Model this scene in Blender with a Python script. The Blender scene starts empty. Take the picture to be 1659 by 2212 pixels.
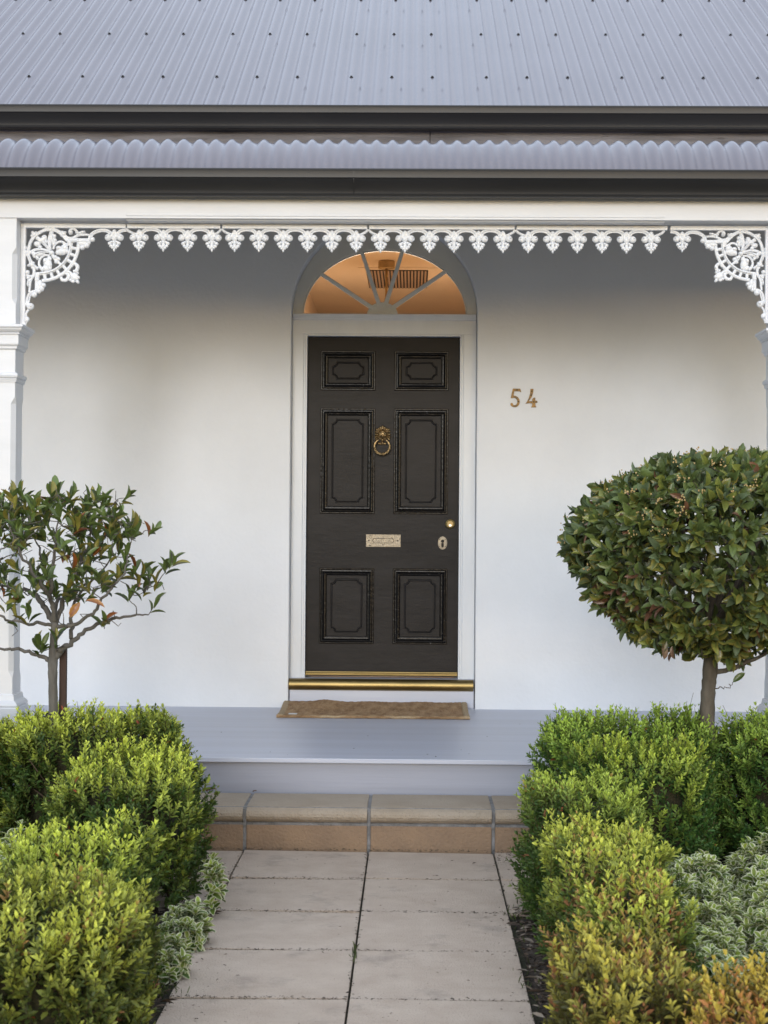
import bpy, bmesh, math, random
import numpy as np
from mathutils import Vector, Matrix
from math import radians as R, sin, cos, pi
random.seed(7)
RNG = np.random.default_rng(54)
sc = bpy.context.scene
COL = sc.collection

# ------------------------------------------------------------------ camera
F_PX, PW, PH = 3456.0, 1659.0, 2212.0          # focal length in units of the measured picture
CAM = Vector((0.17, -9.47, 1.42))
YAW, PITCH, ROLL = R(1.01), R(0.51), R(0.42)
MC = Matrix.Rotation(YAW, 4, 'Z') @ Matrix.Rotation(R(90) + PITCH, 4, 'X') @ Matrix.Rotation(ROLL, 4, 'Z')
cd = bpy.data.cameras.new('camera'); cam = bpy.data.objects.new('camera', cd); COL.objects.link(cam)
cam.matrix_world = Matrix.Translation(CAM) @ MC
cd.sensor_fit = 'VERTICAL'; cd.sensor_height = 36.0; cd.lens = F_PX / PH * 36.0
cd.clip_start = 0.05; cd.clip_end = 2000
cd.dof.use_dof = True; cd.dof.focus_distance = 9.3; cd.dof.aperture_fstop = 9.0
sc.camera = cam

# ------------------------------------------------------------------ light
SUN_EL, SUN_AZ = R(11.5), R(-8.0)               # low behind the photographer, a little to the left
w = bpy.data.worlds.new("World"); sc.world = w; w.use_nodes = True
nt = w.node_tree; bg = nt.nodes['Background']
sky = nt.nodes.new('ShaderNodeTexSky'); sky.sky_type = 'NISHITA'; sky.sun_disc = False
sky.sun_elevation = SUN_EL; sky.sun_rotation = R(180) - SUN_AZ * -1
sky.air_density = 0.92; sky.dust_density = 0.5; sky.ozone_density = 1.0; sky.altitude = 0
nt.links.new(sky.outputs[0], bg.inputs[0]); bg.inputs[1].default_value = 0.10
# thin high overcast over the blue: brighter overhead than at the horizon, broken by soft noise
wt = nt.nodes.new('ShaderNodeTexCoord'); wx = nt.nodes.new('ShaderNodeSeparateXYZ'); nt.links.new(wt.outputs['Generated'], wx.inputs[0])
wr = nt.nodes.new('ShaderNodeMapRange'); nt.links.new(wx.outputs[2], wr.inputs[0])
wr.inputs[1].default_value = 0.0; wr.inputs[2].default_value = 1.0; wr.inputs[3].default_value = 0.12; wr.inputs[4].default_value = CLOUD = 0.62
wn = nt.nodes.new('ShaderNodeTexNoise'); wn.inputs['Scale'].default_value = 2.2; nt.links.new(wt.outputs['Generated'], wn.inputs['Vector'])
wm = nt.nodes.new('ShaderNodeMath'); wm.operation = 'MULTIPLY_ADD'; nt.links.new(wn.outputs['Fac'], wm.inputs[0]); wm.inputs[1].default_value = 0.6; wm.inputs[2].default_value = 0.7
wq = nt.nodes.new('ShaderNodeMath'); wq.operation = 'MULTIPLY'; nt.links.new(wr.outputs[0], wq.inputs[0]); nt.links.new(wm.outputs[0], wq.inputs[1])
bg2 = nt.nodes.new('ShaderNodeBackground'); bg2.inputs[0].default_value = (0.93, 0.96, 1.0, 1); nt.links.new(wq.outputs[0], bg2.inputs[1])
ad = nt.nodes.new('ShaderNodeAddShader'); nt.links.new(bg.outputs[0], ad.inputs[0]); nt.links.new(bg2.outputs[0], ad.inputs[1])
nt.links.new(ad.outputs[0], nt.nodes['World Output'].inputs[0])
sd = bpy.data.lights.new('sun', 'SUN'); sd.energy = 0.5; sd.angle = R(14); sd.color = (1.0, 0.975, 0.95)
sun = bpy.data.objects.new('sun', sd); COL.objects.link(sun)
sun.rotation_euler = (R(90) - SUN_EL, 0, SUN_AZ); sun.location = (0, -20, 10)
sc.view_settings.view_transform = 'Standard'; sc.view_settings.look = 'None'
sc.view_settings.gamma = 1.0; sc.view_settings.exposure = 0.98
sc.cycles.max_bounces = 6; sc.cycles.transparent_max_bounces = 8

def at(px, py, Y):
    """where the ray through a picture position meets the upright plane at depth Y"""
    d = MC.to_3x3() @ Vector(((px - PW / 2) / F_PX, (PH / 2 - py) / F_PX, -1))
    t = (Y - CAM.y) / d.y
    return CAM + d * t

# ------------------------------------------------------------------ materials
def mat(name, rgb, rough=0.6, metal=0.0, var=0.0, vscale=4.0, bump=0.0, bscale=30.0, stretch=(1, 1, 1),
        rgb2=None, spots=None, trans=0.0, spec=None, coat=0.0, rvar=0.0, attr=False, bump2=None):
    m = bpy.data.materials.new(name); m.use_nodes = True
    n = m.node_tree.nodes; l = m.node_tree.links; p = n['Principled BSDF']
    p.inputs['Roughness'].default_value = rough; p.inputs['Metallic'].default_value = metal
    if spec is not None: p.inputs['Specular IOR Level'].default_value = spec
    if coat: p.inputs['Coat Weight'].default_value = coat; p.inputs['Coat Roughness'].default_value = 0.15
    tc = n.new('ShaderNodeTexCoord'); mp = n.new('ShaderNodeMapping')
    mp.inputs['Scale'].default_value = stretch; l.new(tc.outputs['Object'], mp.inputs[0])
    src = None
    if attr:
        a = n.new('ShaderNodeAttribute'); a.attribute_name = 'Col'; src = a.outputs['Color']
    else:
        c = n.new('ShaderNodeRGB'); c.outputs[0].default_value = (*rgb, 1); src = c.outputs[0]
    if rgb2 is not None or var > 0:
        t = n.new('ShaderNodeTexNoise'); t.inputs['Scale'].default_value = vscale; t.inputs['Detail'].default_value = 6
        t.inputs['Roughness'].default_value = 0.6
        l.new(mp.outputs[0], t.inputs['Vector'])
        rp = n.new('ShaderNodeMapRange'); rp.inputs[1].default_value = 0.35; rp.inputs[2].default_value = 0.65
        l.new(t.outputs['Fac'], rp.inputs[0])
        mx = n.new('ShaderNodeMix'); mx.data_type = 'RGBA'
        if rgb2 is not None:
            l.new(rp.outputs[0], mx.inputs[0]); l.new(src, mx.inputs[6]); mx.inputs[7].default_value = (*rgb2, 1)
        else:
            mx.blend_type = 'MULTIPLY'; mx.inputs[0].default_value = 1.0
            rp.inputs[3].default_value = 1 - var; rp.inputs[4].default_value = 1 + var
            l.new(src, mx.inputs[6]); l.new(rp.outputs[0], mx.inputs[7])
        src = mx.outputs[2]
        if rvar:
            rr = n.new('ShaderNodeMapRange'); rr.inputs[3].default_value = rough - rvar; rr.inputs[4].default_value = rough + rvar
            l.new(t.outputs['Fac'], rr.inputs[0]); l.new(rr.outputs[0], p.inputs['Roughness'])
    if spots:      # (scale, threshold, colour, softness)
        for (s_, th, c_, so) in spots:
            t2 = n.new('ShaderNodeTexNoise'); t2.inputs['Scale'].default_value = s_; t2.inputs['Detail'].default_value = 5
            t2.inputs['Roughness'].default_value = 0.7
            l.new(mp.outputs[0], t2.inputs['Vector'])
            r2 = n.new('ShaderNodeMapRange'); r2.inputs[1].default_value = th; r2.inputs[2].default_value = th + so
            l.new(t2.outputs['Fac'], r2.inputs[0])
            m2 = n.new('ShaderNodeMix'); m2.data_type = 'RGBA'
            l.new(r2.outputs[0], m2.inputs[0]); l.new(src, m2.inputs[6]); m2.inputs[7].default_value = (*c_, 1)
            src = m2.outputs[2]
    l.new(src, p.inputs['Base Color'])
    if bump:
        t3 = n.new('ShaderNodeTexNoise'); t3.inputs['Scale'].default_value = bscale; t3.inputs['Detail'].default_value = 6
        l.new(mp.outputs[0], t3.inputs['Vector'])
        b = n.new('ShaderNodeBump'); b.inputs['Strength'].default_value = bump; b.inputs['Distance'].default_value = 0.01
        l.new(t3.outputs['Fac'], b.inputs['Height']); l.new(b.outputs[0], p.inputs['Normal'])
        if bump2:   # (strength, scale): slow waviness under the fine grain
            t4 = n.new('ShaderNodeTexNoise'); t4.inputs['Scale'].default_value = bump2[1]; t4.inputs['Detail'].default_value = 3
            l.new(tc.outputs['Object'], t4.inputs['Vector'])
            b2 = n.new('ShaderNodeBump'); b2.inputs['Strength'].default_value = bump2[0]; b2.inputs['Distance'].default_value = 0.02
            l.new(t4.outputs['Fac'], b2.inputs['Height']); l.new(b2.outputs[0], b.inputs['Normal'])
    if trans:
        out = n['Material Output']; tr = n.new('ShaderNodeBsdfTranslucent'); ms = n.new('ShaderNodeMixShader')
        l.new(src, tr.inputs[0]); ms.inputs[0].default_value = trans
        l.new(p.outputs[0], ms.inputs[1]); l.new(tr.outputs[0], ms.inputs[2]); l.new(ms.outputs[0], out.inputs[0])
    return m

M = {}
M['plaster'] = mat('plaster', (0.69, 0.715, 0.765), 0.75, var=0.035, vscale=1.6, bump=0.2, bscale=45, bump2=(0.35, 3.5),
                   spots=[(9, 0.70, (0.66, 0.64, 0.62), 0.2)])
M['white_paint'] = mat('white_paint', (0.685, 0.70, 0.745), 0.42, var=0.03, vscale=3, bump=0.08, bscale=30, stretch=(1, 1, 4),
                       spots=[(14, 0.72, (0.60, 0.57, 0.52), 0.12)])
M['iron_paint'] = mat('iron_paint', (0.80, 0.82, 0.87), 0.38, var=0.03, vscale=20, bump=0.25, bscale=90)
M['frame_paint'] = mat('frame_paint', (0.62, 0.66, 0.72), 0.4, var=0.03, vscale=3, bump=0.07, bscale=25, stretch=(4, 4, 1))
M['fan_paint'] = mat('fan_paint', (0.80, 0.79, 0.74), 0.45, var=0.03)
M['arch_paint'] = mat('arch_paint', (0.68, 0.66, 0.61), 0.45, var=0.03)
M['soffit'] = mat('soffit', (0.38, 0.32, 0.24), 0.7, var=0.05)
M['roof'] = mat('roof', (0.175, 0.172, 0.212), 0.18, spec=.5, var=0.05, vscale=1.2,
                spots=[(30, 0.74, (0.34, 0.34, 0.38), 0.05), (2.2, 0.60, (0.17, 0.17, 0.205), 0.3)])
M['gutter'] = mat('gutter', (0.030, 0.030, 0.032), 0.42, spec=.35, var=0.12, vscale=3, bump=0.03, bscale=20, stretch=(.3, 1, 1),
                  spots=[(40, 0.76, (0.2, 0.2, 0.2), 0.05)])
M['old_timber'] = mat('old_timber', (0.085, 0.08, 0.085), 0.8, rgb2=(0.235, 0.225, 0.245), vscale=9, bump=1.0, bscale=26, stretch=(.14, 1, 1.6),
                      spots=[(26, 0.64, (0.04, 0.035, 0.033), 0.05), (7, .66, (.10, .075, .06), .1)])
M['door_paint'] = mat('door_paint', (0.0165, 0.0155, 0.0165), 0.42, var=0.2, vscale=5, spec=.13, bump=0.10, bscale=30, stretch=(.5, 1, 1.6), bump2=(0.08, 9),
                      spots=[(55, 0.745, (0.22, 0.21, 0.20), 0.03)])
M['door_black'] = mat('door_black', (0.004, 0.004, 0.005), 0.26, spec=.2, bump=0.15, bscale=45,
                      spots=[(48, 0.64, (0.10, 0.10, 0.105), 0.06)])
M['brass'] = mat('brass', (0.27, 0.205, 0.09), 0.42, 1.0, var=0.25, vscale=12, rvar=.08, bump=0.05, bscale=60, stretch=(.2, 1, 1))
M['bright_brass'] = mat('bright_brass', (0.40, 0.29, 0.14), 0.6, 0.8, var=0.1, vscale=40)
M['old_brass'] = mat('old_brass', (0.46, 0.33, 0.17), 0.36, 0.85, rgb2=(0.20, 0.145, 0.08), vscale=60, bump=0.3, bscale=120)
M['pale_brass'] = mat('pale_brass', (0.58, 0.50, 0.38), 0.45, 0.7, rgb2=(0.38, 0.31, 0.23), vscale=110, bump=0.6, bscale=160)
M['digit_brass'] = mat('digit_brass', (0.42, 0.25, 0.09), 0.45, 0.6, rgb2=(0.16, 0.12, 0.075), vscale=45, bump=0.6, bscale=120)
M['dark_hole'] = mat('dark_hole', (0.01, 0.008, 0.006), 0.8)
M['steel'] = mat('steel', (0.5, 0.5, 0.5), 0.3, 1)
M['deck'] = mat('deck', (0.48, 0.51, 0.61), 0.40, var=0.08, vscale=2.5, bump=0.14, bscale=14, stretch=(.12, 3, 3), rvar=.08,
                spots=[(7, 0.66, (0.53, 0.55, 0.62), 0.2), (60, 0.77, (0.12, 0.1, 0.09), 0.02)])  # lightened in colour to offset the shade under the verandah roof
M['deck_darkened'] = mat('deck_darkened', (0.345, 0.365, 0.445), 0.45, var=0.09, vscale=2.5, bump=0.12, bscale=14, stretch=(.12, 3, 3), spots=[(9, 0.66, (0.40, 0.42, 0.48), 0.15), (50, 0.74, (0.15, 0.14, 0.14), 0.03)])  # the deck's paint, darkened in colour to offset light on the fascia
M['coping'] = mat('coping', (0.33, 0.27, 0.205), 0.85, rgb2=(0.39, 0.33, 0.265), vscale=3.0, bump=0.8, bscale=110, bump2=(.5, 18),
                  spots=[(60, 0.66, (0.14, 0.10, 0.07), 0.1), (5, .64, (.24, .21, .17), .2)])
M['riser'] = mat('riser', (0.31, 0.215, 0.14), 0.9, rgb2=(0.25, 0.175, 0.12), vscale=6, bump=0.7, bscale=90,
                 spots=[(70, 0.68, (0.08, 0.05, 0.03), 0.06), (4, .62, (.15, .10, .07), .25)])
M['mortar'] = mat('mortar', (0.20, 0.20, 0.205), 0.9, var=0.25, vscale=30, bump=0.9, bscale=60)
M['paver'] = mat('paver', (0.465, 0.38, 0.315), 0.92, rgb2=(0.54, 0.455, 0.385), vscale=7, bump=0.8, bscale=160,
                 spots=[(170, 0.60, (0.26, 0.21, 0.17), 0.08), (3.2, 0.56, (0.29, 0.245, 0.215), 0.2), (14, 0.68, (0.13, 0.11, 0.09), 0.1), (45, 0.70, (0.14, 0.115, 0.10), 0.05)])
M['soil'] = mat('soil', (0.035, 0.026, 0.020), 0.95, rgb2=(0.075, 0.058, 0.047), vscale=30, bump=1.0, bscale=60)
M['lawn'] = mat('lawn', (0.17, 0.145, 0.10), 0.95, rgb2=(0.20, 0.17, 0.12), vscale=1)
M['chips'] = mat('chips', (1, 1, 1), 0.9, attr=True)
M['moss'] = mat('moss', (0.028, 0.032, 0.014), 0.95, rgb2=(0.016, 0.013, 0.010), vscale=12, bump=1.0, bscale=90)
M['coir'] = mat('coir', (0.25, 0.145, 0.07), 0.95, rgb2=(0.42, 0.275, 0.15), vscale=26, bump=1.0, bscale=150, stretch=(1, .35, 1),
                spots=[(120, 0.63, (0.70, 0.54, 0.36), 0.06)])
M['coir_edge'] = mat('coir_edge', (0.52, 0.40, 0.26), 0.9, rgb2=(0.40, 0.29, 0.17), vscale=60, bump=1.0, bscale=120, stretch=(3, 1, 1))
M['tag_white'] = mat('tag_white', (0.62, 0.62, 0.62), 0.6)
M['hall_wall'] = mat('hall_wall', (0.62, 0.50, 0.38), 0.7, var=.04)
M['hall_ceiling'] = mat('hall_ceiling', (0.58, 0.46, 0.33), 0.7, var=.05, vscale=1.0)
M['grille'] = mat('grille', (0.30, 0.20, 0.13), 0.6)
M['leaf'] = mat('leaf', (1, 1, 1), 0.45, attr=True, trans=0.27, var=.10, vscale=60, spec=.4)
M['bay_leaf'] = mat('bay_leaf', (1, 1, 1), 0.30, attr=True, trans=0.2, var=.12, vscale=50, spec=.55, bump=.25, bscale=70)
M['varieg_leaf'] = mat('varieg_leaf', (1, 1, 1), 0.38, attr=True, trans=0.3, spec=.25)
M['twig'] = mat('twig', (0.085, 0.060, 0.042), 0.85, var=.3, vscale=30)
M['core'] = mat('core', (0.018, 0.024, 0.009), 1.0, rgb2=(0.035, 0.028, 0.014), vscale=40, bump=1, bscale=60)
M['bark'] = mat('bark', (0.085, 0.077, 0.068), 0.9, rgb2=(0.145, 0.135, 0.122), vscale=26, bump=.8, bscale=50, stretch=(1, 1, .35),
                spots=[(60, .68, (.22, .21, .20), .06)])
M['bark_dark'] = mat('bark_dark', (0.075, 0.062, 0.050), 0.9, rgb2=(0.125, 0.108, 0.09), vscale=26, bump=.8, bscale=50, stretch=(1, 1, .35))
M['stake'] = mat('stake', (0.050, 0.030, 0.024), 0.8, rgb2=(0.085, 0.045, 0.034), vscale=14, bump=.6, bscale=50, stretch=(1, 1, .2))
M['rubber'] = mat('rubber', (0.015, 0.015, 0.015), 0.6)
M['flower'] = mat('flower', (0.52, 0.40, 0.18), 0.7, rgb2=(0.35, 0.22, 0.09), vscale=60)
M['dead'] = mat('dead', (0.16, 0.085, 0.045), 0.8, rgb2=(0.24, 0.15, 0.09), vscale=40)

gm = bpy.data.materials.new('glass'); gm.use_nodes = True
n_ = gm.node_tree.nodes; l_ = gm.node_tree.links
n_.remove(n_['Principled BSDF'])
tr_ = n_.new('ShaderNodeBsdfTransparent'); tr_.inputs[0].default_value = (.95, .95, .94, 1)
gl_ = n_.new('ShaderNodeBsdfGlossy'); gl_.inputs['Roughness'].default_value = 0.02
fr_ = n_.new('ShaderNodeFresnel'); fr_.inputs[0].default_value = 1.5
mx_ = n_.new('ShaderNodeMixShader'); l_.new(fr_.outputs[0], mx_.inputs[0]); l_.new(tr_.outputs[0], mx_.inputs[1]); l_.new(gl_.outputs[0], mx_.inputs[2])
l_.new(mx_.outputs[0], n_['Material Output'].inputs[0]); M['glass'] = gm

em = bpy.data.materials.new('lamp_glass'); em.use_nodes = True
p_ = em.node_tree.nodes['Principled BSDF']; p_.inputs['Base Color'].default_value = (.9, .8, .6, 1)
p_.inputs['Emission Color'].default_value = (1, .62, .30, 1); p_.inputs['Emission Strength'].default_value = 6; M['lamp_glass'] = em

# ------------------------------------------------------------------ helpers
def tag(o, label=None, cat=None, group=None, kind=None):
    if label: o['label'] = label
    if cat: o['category'] = cat
    if group: o['group'] = group
    if kind: o['kind'] = kind
    return o

def empty(name, loc, label, cat, group=None):
    o = bpy.data.objects.new(name, None); COL.objects.link(o); o.location = loc; o.empty_display_size = .1
    return tag(o, label, cat, group)

def link(name, me, parent=None, loc=(0, 0, 0), smooth=False, bevel=0.0):
    """object whose mesh is in world coordinates, moved under its parent"""
    o = bpy.data.objects.new(name, me); COL.objects.link(o)
    if parent is not None:
        o.parent = parent
        base = Vector((0, 0, 0)); p = parent
        while p is not None: base += p.location; p = p.parent
        o.location = Vector(loc) - base
    else: o.location = loc
    if smooth:
        me.polygons.foreach_set('use_smooth', [True] * len(me.polygons))
    if bevel:
        b = o.modifiers.new('bevel', 'BEVEL'); b.width = bevel; b.segments = 2; b.limit_method = 'ANGLE'; b.angle_limit = R(40)
    return o

class MB:
    def __init__(s): s.v = []; s.f = []; s.m = []; s.c = []
    def add(s, vs, fs, mi=0):
        k = len(s.v); s.v += [tuple(x) for x in vs]; s.f += [tuple(i + k for i in f) for f in fs]; s.m += [mi] * len(fs)
    def box(s, x0, x1, y0, y1, z0, z1, mi=0, M4=None):
        vs = [Vector(p) for p in ((x0, y0, z0), (x1, y0, z0), (x1, y1, z0), (x0, y1, z0), (x0, y0, z1), (x1, y0, z1), (x1, y1, z1), (x0, y1, z1))]
        if M4 is not None: vs = [M4 @ p for p in vs]
        s.add(vs, [(0, 3, 2, 1), (4, 5, 6, 7), (0, 1, 5, 4), (1, 2, 6, 5), (2, 3, 7, 6), (3, 0, 4, 7)], mi)
    def profx(s, prof, x0, x1, mi=0, closed=False, nx=1):
        """profile [(y,z)...] run along X"""
        n = len(prof); vs = []
        for i in range(nx + 1):
            x = x0 + (x1 - x0) * i / nx
            vs += [(x, y, z) for y, z in prof]
        fs = []
        for i in range(nx):
            for j in range(n if closed else n - 1):
                a = i * n + j; b = i * n + (j + 1) % n
                fs.append((a, b, b + n, a + n))
        if closed: fs += [tuple(range(n)), tuple(reversed(range(nx * n, nx * n + n)))]
        s.add(vs, fs, mi)
    def tube(s, pts, rad, seg=8, flat=1.0, caps=True, mi=0):
        """round tube along pts; flat squeezes it in world Y (for castings lying in the XZ plane)"""
        pts = [Vector(p) for p in pts]; n = len(pts)
        if not hasattr(rad, '__len__'): rad = [rad] * n
        vs = []; prev = None
        for i, p in enumerate(pts):
            t = (pts[min(i + 1, n - 1)] - pts[max(i - 1, 0)])
            if t.length < 1e-9: t = Vector((0, 0, 1))
            t.normalize()
            if flat != 1.0 or prev is None:
                ref = Vector((0, 1, 0)) if abs(t.y) < .9 else Vector((1, 0, 0))
                u = t.cross(ref).normalized()
            else:
                u = (prev - t * prev.dot(t)).normalized()
            prev = u; v = t.cross(u)
            for k in range(seg):
                a = 2 * pi * k / seg
                off = (u * cos(a) + v * sin(a)) * rad[i]; off.y *= flat
                vs.append(p + off)
        fs = []
        for i in range(n - 1):
            for k in range(seg):
                a = i * seg + k; b = i * seg + (k + 1) % seg
                fs.append((a, b, b + seg, a + seg))
        if caps: fs += [tuple(reversed(range(seg))), tuple(range((n - 1) * seg, n * seg))]
        s.add(vs, fs, mi)
    def ball(s, c, rx, ry, rz, rot=0.0, seg=10, rings=6, mi=0):
        vs = [(0, 0, 1)]; fs = []
        for i in range(1, rings):
            th = pi * i / rings
            for k in range(seg):
                a = 2 * pi * k / seg; vs.append((sin(th) * cos(a), sin(th) * sin(a), cos(th)))
        vs.append((0, 0, -1)); e = len(vs) - 1
        for k in range(seg):
            fs.append((0, 1 + k, 1 + (k + 1) % seg)); b = 1 + (rings - 2) * seg
            fs.append((e, b + (k + 1) % seg, b + k))
        for i in range(rings - 2):
            for k in range(seg):
                a = 1 + i * seg + k; b = 1 + i * seg + (k + 1) % seg
                fs.append((a, a + seg, b + seg, b))
        out = []
        for x, y, z in vs:
            x *= rx; y *= ry; z *= rz
            out.append((c[0] + x * cos(rot) - z * sin(rot), c[1] + y, c[2] + x * sin(rot) + z * cos(rot)))
        s.add(out, fs, mi)
    def poly(s, pts, y0, y1, mi=0, inset=0.0):
        """outline [(x,z)...] (counter-clockwise seen from -Y) given thickness from y0 (front) to y1"""
        n = len(pts)
        vs = [(x, y0, z) for x, z in pts] + [(x, y1, z) for x, z in pts]
        fs = [tuple(range(n)), tuple(reversed(range(n, 2 * n)))] + [(i, i + n, (i + 1) % n + n, (i + 1) % n) for i in range(n)]
        s.add(vs, fs, mi)
    def rings(s, rings, close=True, mi=0, caps=True):
        n = len(rings[0]); vs = [p for r in rings for p in r]; fs = []
        for i in range(len(rings) - 1):
            for k in range(n if close else n - 1):
                a = i * n + k; b = i * n + (k + 1) % n
                fs.append((a, b, b + n, a + n))
        if caps: fs += [tuple(reversed(range(n))), tuple(range((len(rings) - 1) * n, len(rings) * n))]
        s.add(vs, fs, mi)
    def build(s, name, mats, parent=None, smooth=False, bevel=0.0, auto=False):
        me = bpy.data.meshes.new(name); me.from_pydata(s.v, [], s.f); me.validate()
        bm = bmesh.new(); bm.from_mesh(me); bmesh.ops.recalc_face_normals(bm, faces=bm.faces); bm.to_mesh(me); bm.free()
        if not isinstance(mats, (list, tuple)): mats = [mats]
        for m in mats: me.materials.append(m)
        if len(mats) > 1: me.polygons.foreach_set('material_index', s.m[:len(me.polygons)])
        o = link(name, me, parent, smooth=smooth, bevel=bevel)
        if auto: me.set_sharp_from_angle(angle=R(35))
        return o

def spline(pts, n=6):
    """Catmull-Rom through 2-D or 3-D points"""
    P = [Vector(p) if len(p) == 3 else Vector((p[0], p[1], 0)) for p in pts]
    if len(P) < 3: return P
    Q = [P[0] * 2 - P[1]] + P + [P[-1] * 2 - P[-2]]; out = []
    for i in range(1, len(Q) - 2):
        a, b, c, d = Q[i - 1:i + 3]
        for k in range(n):
            t = k / n
            out.append(.5 * ((2 * b) + (c - a) * t + (2 * a - 5 * b + 4 * c - d) * t * t + (3 * b - a - 3 * c + d) * t ** 3))
    out.append(P[-1]); return out

# ------------------------------------------------------------------ ground
def grid_obj(name, x0, x1, y0, y1, z, m, kind='structure'):
    b = MB(); b.add([(x0, y0, z), (x1, y0, z), (x1, y1, z), (x0, y1, z)], [(0, 1, 2, 3)])
    o = b.build(name, m); tag(o, kind=kind); return o
grid_obj('ground', -600, 600, -900, 600, -0.03, M['lawn'])

# soil bed with real lumps
nx, ny = 260, 200
xs = np.linspace(-4, 4, nx); ys = np.linspace(-7.5, -2.06, ny); X_, Y_ = np.meshgrid(xs, ys)
Z_ = 0.0 + 0.010 * np.sin(X_ * 9 + Y_ * 4) * np.sin(Y_ * 7) + 0.006 * RNG.standard_normal(X_.shape)
Z_[(np.abs(X_) < .62)] = -0.022
Z_[(np.abs(X_) < 1.25) & (Y_ > -3.6)] = -0.022
me = bpy.data.meshes.new('soil')
me.from_pydata(np.stack([X_, Y_, Z_], -1).reshape(-1, 3).tolist(), [],
               [(j * nx + i, j * nx + i + 1, (j + 1) * nx + i + 1, (j + 1) * nx + i) for j in range(ny - 1) for i in range(nx - 1)])
me.materials.append(M['soil']); o = link('soil', me); tag(o, kind='structure')

# path of concrete slabs
b = MB(); PX0, PW_, PY0 = -0.555, 0.545, -2.475
for row in range(10):
    for col in range(-1, 3):
        if col in (-1, 2) and row > 1: continue
        g = .0058 + .001 * random.random()
        x0, x1 = PX0 + col * PW_ + g * .62, PX0 + (col + 1) * PW_ - g * .62
        y1, y0 = PY0 - row * PW_ - g, PY0 - (row + 1) * PW_ + g
        z = random.uniform(-.002, .002); t1, t2 = random.uniform(-.0025, .0025), random.uniform(-.0025, .0025)
        vs = []
        for zz in (-.04, 0):
            for (xx, yy, s1, s2) in ((x0, y0, -1, -1), (x1, y0, 1, -1), (x1, y1, 1, 1), (x0, y1, -1, 1)):
                vs.append((xx, yy, z + zz + (t1 * s1 + t2 * s2 if zz == 0 else 0)))
        b.add(vs, [(0, 3, 2, 1), (4, 5, 6, 7), (0, 1, 5, 4), (1, 2, 6, 5), (2, 3, 7, 6), (3, 0, 4, 7)])
o = b.build('path', M['paver']); tag(o, kind='structure')
b = MB(); b.box(PX0 - .02, PX0 + 2 * PW_ + .02, -7.9, PY0, -.045, -.014)
b.box(PX0 - PW_, PX0 + 3 * PW_, PY0 - 2 * PW_, PY0, -.046, -.0145)
o = b.build('path_joint_moss', M['moss']); tag(o, kind='structure')

# ------------------------------------------------------------------ stone step
step = empty('stone_step', (0, -2.27, 0), 'low sandstone step with rounded coping between the grey verandah and the slab path', 'step')
YF = -2.475
for i in range(-1, 3):
    x0, x1 = PX0 + i * PW_ + .0075, PX0 + (i + 1) * PW_ - .0075
    b = MB(); pr = [(-2.10, .112), (-2.10, .187)]
    pr += [(-2.40, .187)]
    for k in range(9):
        a = pi / 2 + k * pi / 9.5; pr.append((-2.405 - .055 * sin(a - pi / 2) * 1.25, .15 + .037 * sin(a)))
    pr += [(-2.44, .112)]
    b.profx(pr, x0, x1, closed=True, nx=6); b.build('coping_stone', M['coping'], step, bevel=.005)
    b = MB(); b.box(x0, x1, -2.45, -2.10, -.02, .1065); b.build('riser_stone', M['riser'], step, bevel=.004)
b = MB(); b.box(PX0 - PW_, PX0 + 3 * PW_, -2.44, -2.10, -.02, .1835)
b.box(PX0 - PW_, PX0 + 3 * PW_, -2.447, -2.44, .098, .116)
for i in range(0, 4):
    x = PX0 + i * PW_
    for k in range(-3, 8):
        pass
    b.box(x - .0078, x + .0078, -2.455, -2.40, .10, .178)
    b.box(x - .0078, x + .0078, -2.446, -2.40, -.02, .11)
b.build('mortar', M['mortar'], step, bevel=.003)

# ------------------------------------------------------------------ the house
house = empty('cottage', (0, 1, 0), 'white single storey cottage front with bullnose verandah, grey iron roofs and a dark panelled door', 'house')
CX = -0.004; RO = 0.552; ZS = 2.690; FL = 0.343
XL, XR = -4.8, 4.8; WT = 3.46

# wall with arched opening
b = MB(); ns = 28
def wall_face(y, r):
    pts = []
    left = [(XL, FL - .4), (CX - r, FL - .4), (CX - r, ZS)]
    arc = [(CX - r * cos(pi * k / ns), ZS + r * sin(pi * k / ns)) for k in range(ns + 1)]
    b.add([(XL, y, 0), (CX - r, y, 0), (CX - r, y, ZS), (XL, y, ZS)], [(0, 1, 2, 3)])
    b.add([(CX + r, y, 0), (XR, y, 0), (XR, y, ZS), (CX + r, y, ZS)], [(0, 1, 2, 3)])
    b.add([(XL, y, ZS), (CX - r, y, ZS), (CX - r, y, WT), (XL, y, WT)], [(0, 1, 2, 3)])
    b.add([(CX + r, y, ZS), (XR, y, ZS), (XR, y, WT), (CX + r, y, WT)], [(0, 1, 2, 3)])
    for k in range(ns):
        (xa, za), (xb, zb) = arc[k], arc[k + 1]
        b.add([(xa, y, za), (xb, y, zb), (xb, y, WT), (xa, y, WT)], [(0, 1, 2, 3)])
wall_face(0.0, RO + .006)
def outline(r): return [(CX - r, 0.3)] + [(CX - r * cos(pi * k / ns), ZS + r * sin(pi * k / ns)) for k in range(ns + 1)] + [(CX + r, 0.3)]
for (ya, ra), (yb, rb) in (((0, RO + .006), (.002, RO + .002)), ((.002, RO + .002), (.006, RO)), ((.006, RO), (.30, RO))):
    A, B = outline(ra), outline(rb)
    for k in range(len(A) - 1):
        b.add([(A[k][0], ya, A[k][1]), (A[k + 1][0], ya, A[k + 1][1]), (B[k + 1][0], yb, B[k + 1][1]), (B[k][0], yb, B[k][1])], [(0, 1, 2, 3)])
b.box(XL, XL + .25, .003, 9, 0, WT); b.box(XR - .25, XR, .003, 9, 0, WT); b.box(XL, XR, 9, 9.25, 0, WT)
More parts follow.
